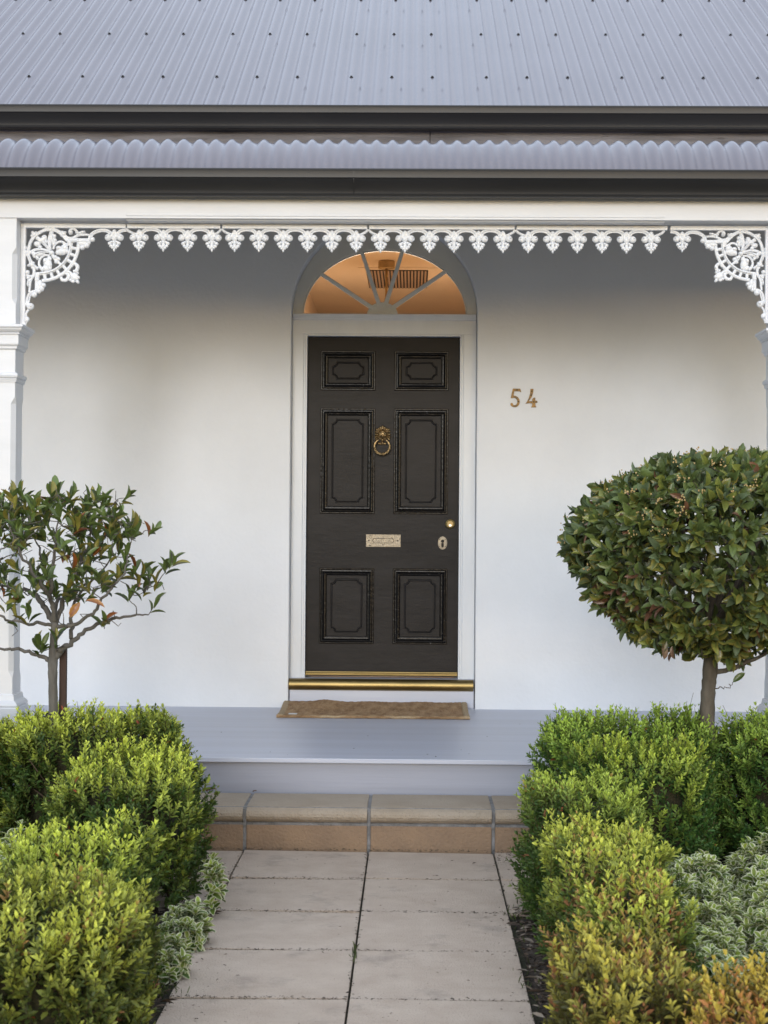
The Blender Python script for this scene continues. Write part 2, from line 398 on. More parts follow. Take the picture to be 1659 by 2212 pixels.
b.build('wall', M['plaster'], house)

# hall seen through the fanlight
b = MB(); HX0, HX1, HY1, HZ = -.72, .70, 5.9, 3.40
b.add([(HX0, .30, .5), (HX0, HY1, .5), (HX0, HY1, HZ), (HX0, .30, HZ)], [(0, 1, 2, 3)])
b.add([(HX1, .30, .5), (HX1, HY1, .5), (HX1, HY1, HZ), (HX1, .30, HZ)], [(0, 1, 2, 3)])
b.add([(HX0, HY1, .5), (HX1, HY1, .5), (HX1, HY1, HZ), (HX0, HY1, HZ)], [(0, 1, 2, 3)])
b.add([(HX0, .3, .5), (HX1, .3, .5), (HX1, HY1, .5), (HX0, HY1, .5)], [(0, 1, 2, 3)])
b.build('hall_wall', M['hall_wall'], house)
b = MB(); b.box(HX0 - .05, HX1 + .05, .28, HY1 + .05, HZ, HZ + .03); b.build('hall_ceiling', M['hall_ceiling'], house)
b = MB(); gx0, gx1, gy0, gy1 = -.26, .34, 2.75, 3.85
b.box(gx0, gx1, gy0, gy1, HZ - .004, HZ - .001, 0)
g = b.build('ceiling_grille', M['hall_ceiling'], house)
b = MB(); b.box(gx0 + .06, gx1 - .06, gy0 + .09, gy1 - .09, HZ - .0075, HZ - .0045); b.build('duct', M['dark_hole'], g)
b = MB()
for k in range(18):
    x = gx0 + .068 + k * .0262; b.box(x, x + .014, gy0 + .1, gy1 - .1, HZ - .014, HZ - .0082)
b.build('slats', M['grille'], g)
lc = at(835, 569, 2.45)
lamp = empty('pendant_lamp', (lc.x, 2.45, HZ), 'brass pendant light hanging from the hall ceiling behind the fanlight', 'lamp')
b = MB(); b.tube([(lc.x, 2.45, HZ - .001), (lc.x, 2.45, HZ - .058)], .062, 24); b.build('ceiling_plate', M['bright_brass'], lamp, bevel=.004)
b = MB(); b.tube([(lc.x, 2.45, HZ - .05), (lc.x, 2.45, 2.62)], .009, 8)
for k in range(9): b.ball((lc.x, 2.45, HZ - .11 - k * .09), .013, .013, .02)
b.build('rod', M['bright_brass'], lamp, smooth=True)
b = MB(); b.ball((lc.x, 2.45, 2.5), .13, .13, .14, seg=20, rings=12); b.build('lamp_shade', M['lamp_glass'], lamp, smooth=True)
pl = bpy.data.lights.new('bulb', 'POINT'); pl.energy = 30; pl.color = (1.0, .78, .57); pl.shadow_soft_size = .12
po = bpy.data.objects.new('bulb', pl); COL.objects.link(po); po.parent = lamp; po.location = (0, -.0, 2.30 - HZ)

# corrugated main roof
def corrugated(rows, x0, x1, pitch=.0762, amp=.0098, per=12, sheet=10, phase=0.0):
    """rows: list of (y,z,ny,nz): centre line of the sheet and its normal"""
    n = int((x1 - x0) / pitch * per); xs = x0 + np.arange(n + 1) * (pitch / per)
    w_ = amp * np.cos(2 * pi * (xs - x0) / pitch + phase)
    fr = ((xs - x0) / (pitch * sheet)) % 1.0
    lift = 0.0022 * (1 - fr)
    vs = np.zeros((len(rows), n + 1, 3))
    for i, (y, z, a, c) in enumerate(rows):
        h = w_ + lift
        vs[i, :, 0] = xs; vs[i, :, 1] = y + a * h; vs[i, :, 2] = z + c * h
    m = n + 1
    fs = [(i * m + k, i * m + k + 1, (i + 1) * m + k + 1, (i + 1) * m + k) for i in range(len(rows) - 1) for k in range(n)]
    return vs.reshape(-1, 3).tolist(), fs
ang = math.atan(.6195); RY, RZ = -0.90, 3.668
rows = [(RY + d * cos(ang), RZ + d * sin(ang), -sin(ang), cos(ang)) for d in (0, .012, .03, .5, 1.2, 2, 3, 4.2, 5.6, 6.6)]
v, f = corrugated(rows, -4.9156, 4.95)
b = MB(); b.add(v, f); main_roof = b.build('main_roof', M['roof'], house, smooth=True)
md = main_roof.modifiers.new('thick', 'SOLIDIFY'); md.thickness = .0012
# back slope
rb = rows[-1]; b = MB(); b.add([(-4.95, rb[0], rb[1]), (4.95, rb[0], rb[1]), (4.95, rb[0] + 5.6, rb[1] - 3.5), (-4.95, rb[0] + 5.6, rb[1] - 3.5)], [(0, 1, 2, 3)])
for x in (-4.75, 4.75): b.add([(x, -.2, 3.4), (x, rb[0], rb[1] - .03), (x, 9, 3.4)], [(0, 1, 2)])
b.build('rear_roof', M['roof'], house)
# screws, three rows on every third or fourth crest
sm = MB(); sm.tube([(0, 0, 0), (0, 0, .003)], .0105, 8); sm.tube([(0, 0, .003), (0, 0, .010)], .0062, 6)
sme = bpy.data.meshes.new('roof_screw'); sme.from_pydata(sm.v, [], sm.f); sme.materials.append(M['gutter'])
for pyy in (171.5, 78.5, 5.0):
    # slope distance of the row: where that picture line meets the roof plane
    d0 = MC.to_3x3() @ Vector(((829 - PW / 2) / F_PX, (PH / 2 - pyy) / F_PX, -1))
    nrm = Vector((0, -sin(ang), cos(ang))); t = (Vector((0, RY, RZ)) - CAM).dot(nrm) / d0.dot(nrm); q = CAM + d0 * t
    dd = (q.y - RY) / cos(ang)
    for k in range(-3, 12):
        for e in (0, 4, 7):
            x = -2.02 + (k * 10 + e) * .0762
            if -2.75 < x < 2.85:
                o = bpy.data.objects.new('roof_screw', sme); COL.objects.link(o); o.parent = main_roof
                o.location = (x, RY + dd * cos(ang) - .010 * sin(ang), RZ + dd * sin(ang) + .010 * cos(ang))
                o.rotation_euler = (ang, 0, 0)

# gutters: a quad (ogee) section swept along the eaves
def gutter(name, yb, zt, h, lab):
    """yb = back, zt = top of the front lip"""
    f_ = yb - .125
    prof = [(yb, zt + .005), (yb, zt - h + .012), (yb - .02, zt - h), (yb - .062, zt - h), (yb - .070, zt - h + .003), (yb - .074, zt - h + .010)]
    for k in range(9):
        t = k / 8; prof.append((yb - .072 - .046 * (t ** 1.7), zt - h + .013 + (h * .48) * t))
    prof += [(f_ + .008, zt - h * .40), (f_ + .004, zt - h * .385), (f_, zt - h * .355), (f_, zt - .014)]
    for k in range(5):
        a = -pi / 2 - .2 + k * pi / 3.4
        prof.append((f_ + .006 + .0085 * -cos(a * 0 + k * pi / 4) , zt - .007 + .0075 * sin(k * pi / 4)))
    prof += [(f_ + .010, zt - .016)]
    b = MB(); b.profx(prof, -4.95, 4.95, nx=12)
    o = b.build(name, M['gutter'], house, smooth=True, auto=True)
    tag(o, lab); md = o.modifiers.new('thick', 'SOLIDIFY'); md.thickness = .0012; md.offset = 0
    return o
gutter('gutter', -.845, 3.664, .113, 'dark grey gutter along the main roof')
GY = -2.065
g2 = gutter('gutter', GY, 3.052, .116, 'dark grey gutter along the verandah roof')
b = MB(); jx = at(764, 390, GY - .12).x
b.add([(jx + q, y, z) for q in (-.002, .002) for y, z in ((GY - .1268, 3.040), (GY - .1268, 3.011), (GY - .1195, 3.008), (GY - .1195, 3.004), (GY - .1150, 2.990), (GY - .0740, 2.948))], [(i, i + 1, i + 7, i + 6) for i in range(5)])
b.build('joint_seam', M['gutter'], g2)

# old fascia board
b = MB(); jx = at(929, 295, -.83).x
for x0, x1, dz in ((-4.9, jx - .0015, 0), (jx + .0015, 4.9, .004)):
    b.box(x0, x1, -.838, -.805, 3.452 + dz, 3.66)
fb = b.build('fascia_board', M['old_timber'], house, bevel=.002); tag(fb, 'weathered grey timber fascia with flaking paint')
b = MB(); b.box(-4.9, 4.9, -.80, .0, 3.52, 3.54); b.build('eave_soffit', M['soffit'], house)

# bullnose verandah roof
r0 = .673; yc, zc = None, None
ys_, zs_ = -2.175, 3.028
a0 = R(60); pts = []
y, z = ys_, zs_
k = 0; arc = []
A0, A1 = R(62), R(13)
c_y = ys_ + .428 * sin(A0); c_z = zs_ - .428 * cos(A0)
for i in range(15):
    a = A0 + (A1 - A0) * i / 14; arc.append((c_y - .428 * sin(a), c_z + .428 * cos(a), -sin(a), cos(a)))
arc.insert(1, tuple(arc[0][k] * .9 + arc[1][k] * .1 for k in range(4))); ly, lz = arc[-1][0], arc[-1][1]
for d in (.25, .6, 1.0): arc.append((ly + d * cos(R(8)), lz + d * sin(R(8)), -sin(R(8)), cos(R(8))))
ye = -.02; d = (ye - ly) / cos(R(8)); arc.append((ye, lz + d * sin(R(8)), -sin(R(8)), cos(R(8))))
v, f = corrugated(arc, -4.95, 4.95, phase=1.2)
b = MB(); b.add(v, f); vr = b.build('verandah_roof', M['roof'], house, smooth=True)
md = vr.modifiers.new('thick', 'SOLIDIFY'); md.thickness = .0012; md.offset = -1
for (px, py, s_) in ((612, 330, .022), (572, 332, .011)):      # flaked paint lifting on two crests near the middle
    b = MB()
    c = at(px, py, -1.83)
    for k in range(3):
        x = c.x + k * s_ * .8 - s_; b.add([(x, c.y - .01, c.z - .004), (x + s_, c.y, c.z - .002), (x + s_ * .9, c.y + .02, c.z + s_ * .7), (x + s_ * .2, c.y + .01, c.z + s_ * (.4 + .2 * k))], [(0, 1, 2, 3)])
    b.build('flaked_paint', M['iron_paint'], vr)

# verandah beam, ceiling
b = MB(); b.box(-4.9, 4.9, -2.050, -1.93, 2.846, 3.04)
bm_ = b.build('verandah_beam', M['white_paint'], house, bevel=.0025)
bx0, bx1 = at(272, 478, -2.05).x, at(1437, 478, -2.05).x
b = MB(); b.profx([(-2.0525, 2.868), (-2.0525, 2.858), (-2.030, 2.838), (-1.95, 2.838), (-1.95, 2.868)], bx0, bx1, closed=True)
b.build('beam_moulding', M['white_paint'], bm_, bevel=.002)
b = MB(); b.add([(-4.8, -1.93, 2.98), (4.8, -1.93, 2.98), (4.8, -.001, 3.26), (-4.8, -.001, 3.26)], [(0, 1, 2, 3)])
b.add([(-4.8, -1.93, 3.0), (4.8, -1.93, 3.0), (4.8, -.001, 3.28), (-4.8, -.001, 3.28)], [(0, 1, 2, 3)])
b.build('verandah_ceiling', M['soffit'], house)

# deck
b = MB(); b.box(-4.8, 4.8, -2.060, .32, FL - .022, FL)
dk = b.build('verandah_floor', M['deck'], house, bevel=.003)
b = MB(); b.box(-4.8, 4.8, -2.035, -2.01, -.02, FL - .0235)
b.build('floor_fascia', M['deck_darkened'], house, bevel=.002)

# posts
def post(xi, side):
    """xi = inner face; side = +1 when the bay lies to +X"""
    hw = .078; xc = xi - side * hw; yc = -1.965
    def ring(z, e, ch):
        h = hw + e; c = max(ch, .0015)
        return [(xc + sx * hx, yc + sy * hy, z) for sx, sy, hx, hy in
                ((-1, -1, h - c, h), (1, -1, h - c, h), (1, -1, h, h - c), (1, 1, h, h - c), (1, 1, h - c, h), (-1, 1, h - c, h), (-1, 1, h, h - c), (-1, -1, h, h - c))]
    b = MB()
    b.rings([ring(z, e, c) for z, e, c in ((FL, .001, .001), (.70, 0, .002), (.73, 0, .020), (1.98, 0, .020), (2.01, 0, .002), (2.38, 0, .002), (2.44, 0, .002), (2.47, 0, .02), (2.68, 0, .02), (2.71, 0, .002), (2.90, 0, .002))])
    p = b.build('verandah_post', M['white_paint'], house)
    prof = [(2.352, .004), (2.346, .042), (2.334, .044), (2.330, .038), (2.322, .036), (2.313, .028), (2.309, .021), (2.306, .024), (2.301, .023),
            (2.300, .0175), (2.266, .0175), (2.262, .018), (2.254, .017), (2.248, .011), (2.246, .010), (2.236, .009), (2.233, .004), (2.230, -.004)]
    b = MB(); b.rings([ring(z, e, .001) for z, e in prof]); b.build('capital', M['white_paint'], p)
    prof = [(2.127, -.004), (2.124, .006), (2.119, .0125), (2.110, .0145), (2.101, .012), (2.097, .006), (2.094, .0085), (2.090, .008), (2.088, .0055), (2.081, .005), (2.079, -.004)]
    b = MB(); b.rings([ring(z, e, .001) for z, e in prof]); b.build('neck_ring', M['white_paint'], p)
    prof = [(FL, .030), (.560, .030), (.566, .027), (.572, .029), (.580, .027), (.588, .021), (.596, .012), (.612, .009), (.620, .008), (.626, -.004)]
    b = MB(); b.rings([ring(z, e, .001) for z, e in prof]); b.build('base_block', M['white_paint'], p)
    return p
XP_L, XP_R = -1.686, 1.836
tag(post(XP_L, 1), 'left verandah post'); tag(post(XP_R, -1), 'right verandah post')

# ---- cast-iron lace
FY = -1.955
def pendant(b, x, z, s=1.0):
    """x = centre, z = underside of the top bar"""
    k = .000694 * s
    def B(dx, dy, rx, ry, rot=0, d=.011): b.ball((x + dx * k, FY, z - dy * k), rx * k, d, ry * k, rot, seg=10, rings=7)
    B(0, 34, 17, 24); B(0, 68, 20, 26, d=.013)
    for q in (-1, 1):
        B(q * 42, 66, 24, 24, d=.014); B(q * 50, 60, 10, 10, d=.019)
        b.tube([Vector((x + q * a * k, FY - .003, z - c * k)) for a, c in ((6, 30), (14, 45), (20, 62))], 10 * k, 6)
        B(q * 18, 97, 12, 10); B(q * 30, 106, 15, 13, d=.010); B(q * 22, 124, 13, 12, d=.010); B(q * 11, 137, 10, 10)
    B(0, 98, 10, 22, d=.011); B(0, 122, 14, 26, d=.013); B(0, 150, 8, 13, d=.009)
def arch(b, xa, xb, z, s=1.0):
    k = .000694 * s
    m = (xa + xb) / 2; hw = (xb - xa) / 2 - 14 * k
    pts = [Vector((m - hw * cos(pi * i / 14), FY, z - 46 * k + 42 * k * (sin(pi * i / 14) ** .8))) for i in range(15)]
    b.tube(pts, 9.5 * k, 8, flat=1.35)
    pts = [Vector((m - (hw - 13 * k) * cos(pi * i / 14), FY, z - 47 * k + 31 * k * (sin(pi * i / 14) ** .8))) for i in range(15)]
    b.tube(pts, 5.5 * k, 6, flat=1.2)
ZB = 2.836                                     # top of the lace
BAR = .019
def frieze(px0, px1, pend, lab):
    x0, x1 = at(px0, 490, FY).x + .0015, at(px1, 490, FY).x - .0015
    b = MB(); b.box(x0, x1, FY - .011, FY + .011, ZB - BAR, ZB); b.box(x0, x1, FY - .014, FY + .012, ZB - .006, ZB - .0005)
    X = [at(p, 510, FY).x for p in pend]; zz = ZB - BAR + .002
    for x in X: pendant(b, x, zz)
    sp = (X[-1] - X[0]) / (len(X) - 1)
    for i in range(len(X) - 1): arch(b, X[i], X[i + 1], zz)
    k = .000694
    for x, q, xe in ((X[0], -1, x0), (X[-1], 1, x1)):      # half arches at the panel ends
        hw = min(abs(xe - x), sp / 2) - 7 * k
        pts = [Vector((x + q * (10 * k + (hw) * sin(pi / 2 * i / 8)), FY, zz - 46 * k + 42 * k * (1 - cos(pi / 2 * i / 8)) ** .62)) for i in range(9)]
        b.tube(pts, 9.5 * k, 8, flat=1.35)
    o = b.build('lace_frieze', M['iron_paint'], house, smooth=True, auto=True); tag(o, lab); return o
frieze(272, 477, [300.5, 353, 405.5, 458], 'short cast iron frieze panel beside the left corner bracket')
frieze(480, 794, [507 + 52.5 * i for i in range(6)], 'cast iron frieze panel left of the fanlight')
frieze(797, 1112, [822 + 52.9 * i for i in range(6)], 'cast iron frieze panel over the fanlight')
frieze(1115, 1441.5, [1141 + 53.1 * i for i in range(6)], 'cast iron frieze panel right of the fanlight')

def bracket(x0, side, s, lab):
    k = .0002603 * s
    b = MB()
    def P(cx, cy, dy=0.0): return Vector((x0 + side * (cx - 110) * k, FY + dy, ZB - (cy - 122) * k))
    def T(pts, r, n=5, flat=1.0, dy=0.0, seg=8):
        sp = spline(pts, n); N = len(sp)
        if hasattr(r, '__len__'): rr = [np.interp(i / (N - 1), np.linspace(0, 1, len(r)), r) * k for i in range(N)]
        else: rr = r * k
        b.tube([P(p.x, p.y, dy) for p in sp], rr, seg, flat=flat)
    def E(cx, cy, rx, ry, rot=0, d=.011, dy=0):
        p = P(cx, cy); b.ball((p.x, FY + dy, p.z), rx * k, d, ry * k, -side * R(rot), seg=12, rings=7)
    def bar(xa, xb, ya, yb, d0=.011):
        p, q = P(xa, ya), P(xb, yb)
        b.box(min(p.x, q.x), max(p.x, q.x), FY - d0, FY + d0, min(p.z, q.z), max(p.z, q.z))
    bar(110, 2035, 122, 194); bar(110, 2035, 124, 145, .014)
    bar(110, 196, 196, 2000); bar(110, 135, 196, 2000, .014); bar(168, 190, 196, 2000, .014)
    # ring and its collars
    T([(420, 940), (335, 880), (270, 780), (238, 680), (248, 560), (285, 440), (350, 350), (450, 275), (560, 228), (680, 222), (790, 262), (880, 335), (960, 430), (1000, 480)], 33, flat=1.0)
    T([(420, 940), (345, 870), (285, 775), (255, 680), (265, 560), (300, 450), (365, 360), (460, 292), (560, 250), (680, 245), (780, 282), (865, 350), (940, 440)], 16, dy=-.008)
    for cx, cy, a in ((345, 320, -45), (868, 298, 45), (302, 862, 45)):
        E(cx, cy, 66, 46, a, .014)
        for q in (-26, 0, 26):
            dx, dy_ = q * cos(R(45 if a > 0 else -45)), q * sin(R(45 if a > 0 else -45))
            T([(cx + dx - 30 * (1 if a < 0 else 1), cy + dy_ + (30 if a > 0 else -30) * -1), (cx + dx + 30, cy + dy_ + (-30 if a > 0 else 30) * -1)], 11, dy=-.009) if False else None
    bar(830, 905, 262, 330, .016) if False else None
    E(320, 285, 35, 35, d=.012); E(300, 340, 30, 30); E(375, 285, 30, 28); E(905, 275, 30, 22); E(840, 335, 30, 22, 45); E(250, 880, 34, 24); E(330, 830, 30, 24)
    E(600, 190, 75, 40, d=.013); E(690, 190, 40, 45); E(180, 560, 38, 45); E(185, 640, 50, 45, d=.013); E(170, 700, 40, 26)
    # flower
    E(665, 650, 52, 50, d=.018)
    T([(640, 620), (560, 520), (480, 440), (390, 370)], [22, 26, 34, 40]); E(525, 385, 55, 68, 12, .013); E(400, 490, 68, 52, 20, .013); E(450, 545, 42, 40); E(470, 430, 60, 55, 45, .015)
    E(560, 440, 30, 42); T([(650, 600), (560, 500), (470, 420)], 10, dy=-.013)
    T([(650, 600), (615, 470), (635, 350), (675, 240)], [24, 30, 38, 42]); E(680, 410, 55, 120, -8, .013); E(712, 345, 36, 40); E(728, 420, 32, 38); E(705, 480, 34, 44); T([(655, 600), (660, 470), (690, 350)], 10, dy=-.014)
    T([(690, 580), (720, 500), (790, 448), (860, 450), (910, 490), (960, 500)], [20, 22, 22, 24, 30, 34]); E(850, 615, 115, 78, -8, .013); E(795, 560, 58, 42, 0, .016); E(900, 550, 70, 60, 30, .013); E(940, 620, 40, 42); E(780, 640, 50, 48)
    T([(640, 625), (500, 585), (380, 590), (270, 640), (190, 690)], [20, 24, 28, 34, 38]); E(440, 670, 110, 50, -8, .013); E(360, 700, 48, 46); E(405, 745, 34, 34); E(330, 660, 40, 36); T([(620, 650), (480, 640), (360, 690)], 10, dy=-.014)
    T([(630, 690), (530, 695), (455, 760), (435, 850), (470, 925), (520, 960)], [20, 22, 22, 24, 30, 34]); E(595, 850, 78, 118, -12, .013); E(550, 790, 46, 52, 0, .016); E(560, 930, 72, 58, 20, .013); E(620, 760, 48, 60); E(630, 920, 42, 40)
    T([(675, 680), (740, 770), (800, 830), (840, 860)], [34, 36, 26, 22]); E(785, 755, 44, 38, 40); E(745, 815, 34, 32); E(735, 730, 42, 42, 0, .014)
    # curved band pierced by square holes
    cx, cy = 469, 473
    def A(r, a): return (cx + r * cos(R(a)), cy + r * sin(R(a)))
    T([A(548, a) for a in range(-6, 98, 8)], 32, n=3); T([A(682, a) for a in range(-3, 95, 7)], 34, n=3)
    T([A(548, a) for a in range(-6, 98, 8)], 12, n=3, dy=-.010)
    for a in (-5, 8.5, 20, 32, 45.5, 59, 71, 83, 96): T([A(548, a), A(682, a)], 31 if -4 < a < 95 else 44, n=2)
    T([(1010, 412), (1180, 410), (1350, 412)], 32); T([(1010, 440), (1350, 440)], 12, dy=-.01)
    T([(392, 1020), (392, 1190), (392, 1355)], 32); T([(1000, 400), (985, 520)], 34); T([(385, 1030), (520, 1025)], 32)
    E(1195, 470, 80, 55, 0, .012); E(1222, 550, 48, 46, 0, .014); E(1295, 515, 58, 48, 0, .014); E(1330, 455, 48, 50); E(1400, 400, 52, 50, 0, .014); E(1250, 470, 70, 50)
    E(455, 1225, 50, 90, 0, .012); E(522, 1238, 48, 46, 0, .014); E(485, 1300, 52, 56, 0, .014); E(435, 1345, 46, 44); E(352, 1405, 56, 56, 0, .014); E(430, 1280, 50, 80)
    # scrolls that run on along beam and post
    T([(880, 320), (950, 372), (1040, 378), (1130, 330), (1230, 315), (1340, 318)], [34, 28, 28, 26, 24, 20]); T([(1140, 320), (1105, 240), (1040, 208), (985, 245), (1000, 295), (1040, 290)], [22, 24, 24, 24, 22, 16]); E(1012, 270, 36, 38, 0, .013)
    E(1120, 270, 34, 38); E(1170, 290, 48, 32, -20); E(1215, 268, 52, 26, -10); E(1255, 262, 26, 22)
    T([(312, 900), (345, 960), (335, 1060), (285, 1150), (270, 1270), (258, 1360)], [34, 28, 28, 26, 24, 20]); T([(330, 1070), (260, 1070), (200, 1060)], [22, 24, 22]); E(225, 1005, 46, 46, 0, .013); E(240, 1108, 34, 34); E(250, 1170, 30, 48, 15); E(236, 1215, 24, 48)
    T([(1335, 420), (1360, 330), (1440, 258), (1560, 225), (1680, 235), (1750, 290), (1780, 360)], 24); T([(1375, 400), (1400, 330), (1470, 280), (1570, 255), (1660, 262), (1715, 305)], 14)
    T([(400, 1345), (320, 1350), (250, 1410), (222, 1500), (215, 1600)], 24); T([(400, 1375), (330, 1385), (285, 1430), (260, 1520), (245, 1590)], 14)
    E(285, 1625, 72, 66, 0, .015); E(205, 1590, 30, 40); E(300, 1615, 40, 36, 0, .020); T([(255, 1680), (215, 1740), (205, 1810)], [26, 22, 20]); E(222, 1858, 54, 56, 0, .014); T([(215, 1900), (200, 1950), (192, 2000)], [22, 16, 8])
    # drop leaf at the inner corner
    T([(905, 985), (1000, 1010), (1110, 1130)], [36, 34, 30]); T([(1020, 895), (1075, 840), (1135, 890), (1120, 965), (1060, 985)], [26, 30, 36, 36, 30]); T([(835, 1085), (865, 1140), (940, 1135), (975, 1060), (925, 1010)], [26, 32, 36, 32, 28])
    E(1085, 1085, 92, 74, 45, .014); E(1140, 1015, 28, 26); E(1162, 1095, 26, 28); E(1140, 1170, 44, 32, 45); E(1060, 1165, 40, 30); E(1012, 1140, 30, 30); E(905, 1160, 24, 16); E(1150, 930, 16, 22)
    # first pendant of the frieze belongs to this casting
    p = P(1800, 196); s0 = s; pendant(b, p.x, ZB - BAR + .002, s)
    T([(1820, 360), (1850, 290), (1920, 235), (2030, 215)], 24); T([(1850, 350), (1880, 300), (1940, 258), (2030, 242)], 14)
    o = b.build('corner_bracket', M['iron_paint'], house, smooth=True, auto=True); tag(o, lab); return o
bracket(XP_L + .001, 1, 1.0, 'left corner bracket of white iron lace')
bracket(XP_R - .001, -1, .928, 'right corner bracket of white iron lace')

# ------------------------------------------------------------------ door frame, fanlight, door
DX0, DX1, DZ0, DZ1 = -.466, .450, .514, 2.559
b = MB()
for x0, x1, q in ((CX - RO + .002, DX0, 1), (DX1, CX + RO - .002, -1)):
    xo, xi = (x0, x1) if q > 0 else (x1, x0)
    def bx(a, c, y0, y1, z0, z1): b.box(min(a, c), max(a, c), y0, y1, z0, z1)
    bx(xo, xi - q * .022, .100, .16, .47, DZ1 + .012)
    bx(xi - q * .022, xi - q * .010, .108, .16, .47, DZ1 + .006)
    bx(xi - q * .010, xi, .104, .24, .47, DZ1)
b.box(CX - RO + .002, CX + RO - .002, .1005, .16, DZ1 + .012, ZS - .034)
b.box(DX0 - .022, DX1 + .022, .108, .16, DZ1 + .006, DZ1 + .014)
b.box(DX0 - .010, DX1 + .010, .104, .24, DZ1, DZ1 + .008)
b.profx([(.1, ZS - .036), (.092, ZS - .033), (.091, ZS - .026), (.086, ZS - .022), (.082, ZS - .012), (.080, ZS - .004), (.082, ZS), (.16, ZS), (.16, ZS - .036)], CX - RO + .004, CX + RO - .004, closed=True)
b.box(DX0 - .01, DX0 + .022, .1965, .239, .47, DZ1 - .001); b.box(DX1 - .022, DX1 + .01, .1965, .239, .47, DZ1 - .001); b.box(DX0 + .022, DX1 - .022, .197, .2385, DZ1 - .022, DZ1 - .0015)
b.box(CX - RO - .05, DX0 - .01, .17, .2995, .3, DZ1); b.box(DX1 + .01, CX + RO + .05, .17, .2995, .3, DZ1)
b.box(CX - RO - .04, CX + RO + .04, .161, .299, DZ1 + .0085, ZS - .006)
df = b.build('door_frame', M['frame_paint'], house, bevel=.0015)

fan = bpy.data.objects.new('fanlight', None)
b = MB(); EA, EB = .494, .392; na = 40
def ring2(y0, y1, f_in, f_out, mi=0):
    for k in range(na):
        a0, a1 = pi * k / na, pi * (k + 1) / na
        (ia, ib), (oa, ob) = f_in, f_out
        q = [(CX - ia * cos(a0), ZS + ib * sin(a0)), (CX - ia * cos(a1), ZS + ib * sin(a1)), (CX - oa * cos(a1), ZS + ob * sin(a1)), (CX - oa * cos(a0), ZS + ob * sin(a0))]
        b.add([(x, y, z) for y in (y0, y1) for x, z in q], [(0, 1, 2, 3), (7, 6, 5, 4), (0, 4, 5, 1), (2, 6, 7, 3), (1, 5, 6, 2), (3, 7, 4, 0)])
ring2(.104, .16, (EA, EB), (RO - .002, RO - .002)); ring2(.128, .15, (EA - .008, EB - .008), (EA, EB))
fan = b.build('fanlight', M['arch_paint'], house)
b = MB(); vs = [(CX - (EA + .01) * cos(pi * k / na), .142, ZS + (EB + .01) * sin(pi * k / na)) for k in range(na + 1)] + [(CX, .142, ZS - .005)]
b.add(vs, [(k, k + 1, na + 1) for k in range(na)]); b.build('pane', M['glass'], fan)
hubc = at(826, 677, .12); HXc = hubc.x
for (ex, ey) in ((677, 240), (955, 240), (395, 390), (1245, 380)):
    e = at((850 + ex / 2.0737) * .6636, (700 + ey / 2.0737) * .6636, .12)
    d = Vector((e.x - HXc, 0, e.z - ZS)).normalized(); s_ = Vector((HXc, .12, ZS)) + d * .06
    b = MB(); nrm = Vector((-d.z, 0, d.x))
    e2 = Vector((e.x, .12, e.z)) + d * .01
    for y0, y1, w0, w1 in ((.118, .150, .0125, .0105), (.110, .118, .006, .005)):
        q = [s_ - nrm * w0, s_ + nrm * w0, e2 + nrm * w1, e2 - nrm * w1]
        b.add([(p.x, y, p.z) for y in (y0, y1) for p in q], [(0, 1, 2, 3), (7, 6, 5, 4), (0, 4, 5, 1), (2, 6, 7, 3), (1, 5, 6, 2), (3, 7, 4, 0)])
    b.build('glazing_bar', M['fan_paint'], fan, bevel=.001)
b = MB(); nf = 13                                  # fluted half-round boss
ringA = []; ringB = []
for k in range(nf * 4 + 1):
    a = pi * k / (nf * 4); f_ = 1 + .0 * cos(k); fl = .004 * abs(sin(a * nf))
    ringA.append((HXc - .092 * cos(a), .118 - fl * .3, ZS + .074 * sin(a))); ringB.append((HXc - .030 * cos(a), .104 - fl, ZS + .022 * sin(a)))
rc = [(p[0], .15, p[2]) for p in ringA]
cen = [(HXc, .100, ZS)] * len(ringA)
b.rings([rc, ringA, ringB, cen], close=False, caps=False); b.build('boss', M['fan_paint'], fan)

b = MB(); YD = .150
b.box(DX0 + .003, DX1 - .003, YD, YD + .045, DZ0 + .004, DZ1 - .003)
door = b.build('door', M['door_paint'], house, bevel=.002); tag(door, 'dark charcoal six panelled front door')
DC = -.004
def rect_path(x0, x1, z0, z1, notch=0):
    if not notch: return [(x0, z0), (x1, z0), (x1, z1), (x0, z1)]
    n = notch; out = []
    for (cx_, cz_, a0) in ((x0, z0, 90), (x1, z0, 180), (x1, z1, 270), (x0, z1, 0)):
        arc_ = [(cx_ + n * cos(R(a0 - k * 18)), cz_ + n * sin(R(a0 - k * 18))) for k in range(6)]
        out += arc_
    return out
def frame_sweep(b, path, prof, y0):
    """prof: [(inset, rise)] mitred round a closed path"""
    n = len(path); rings_ = []
    for ins, h in prof:
        r_ = []
        for i in range(n):
            p0, p1, p2 = Vector(path[i - 1]), Vector(path[i]), Vector(path[(i + 1) % n])
            d1, d2 = (p1 - p0).normalized(), (p2 - p1).normalized()
            n1, n2 = Vector((-d1.y, d1.x)), Vector((-d2.y, d2.x))
            m_ = (n1 + n2); m_ = m_ / max(.35, m_.dot(n1))
            q = p1 + m_ * ins; r_.append((q.x, y0 - h, q.y))
        rings_.append(r_)
    k = len(b.v); b.rings(rings_, close=True, caps=False)
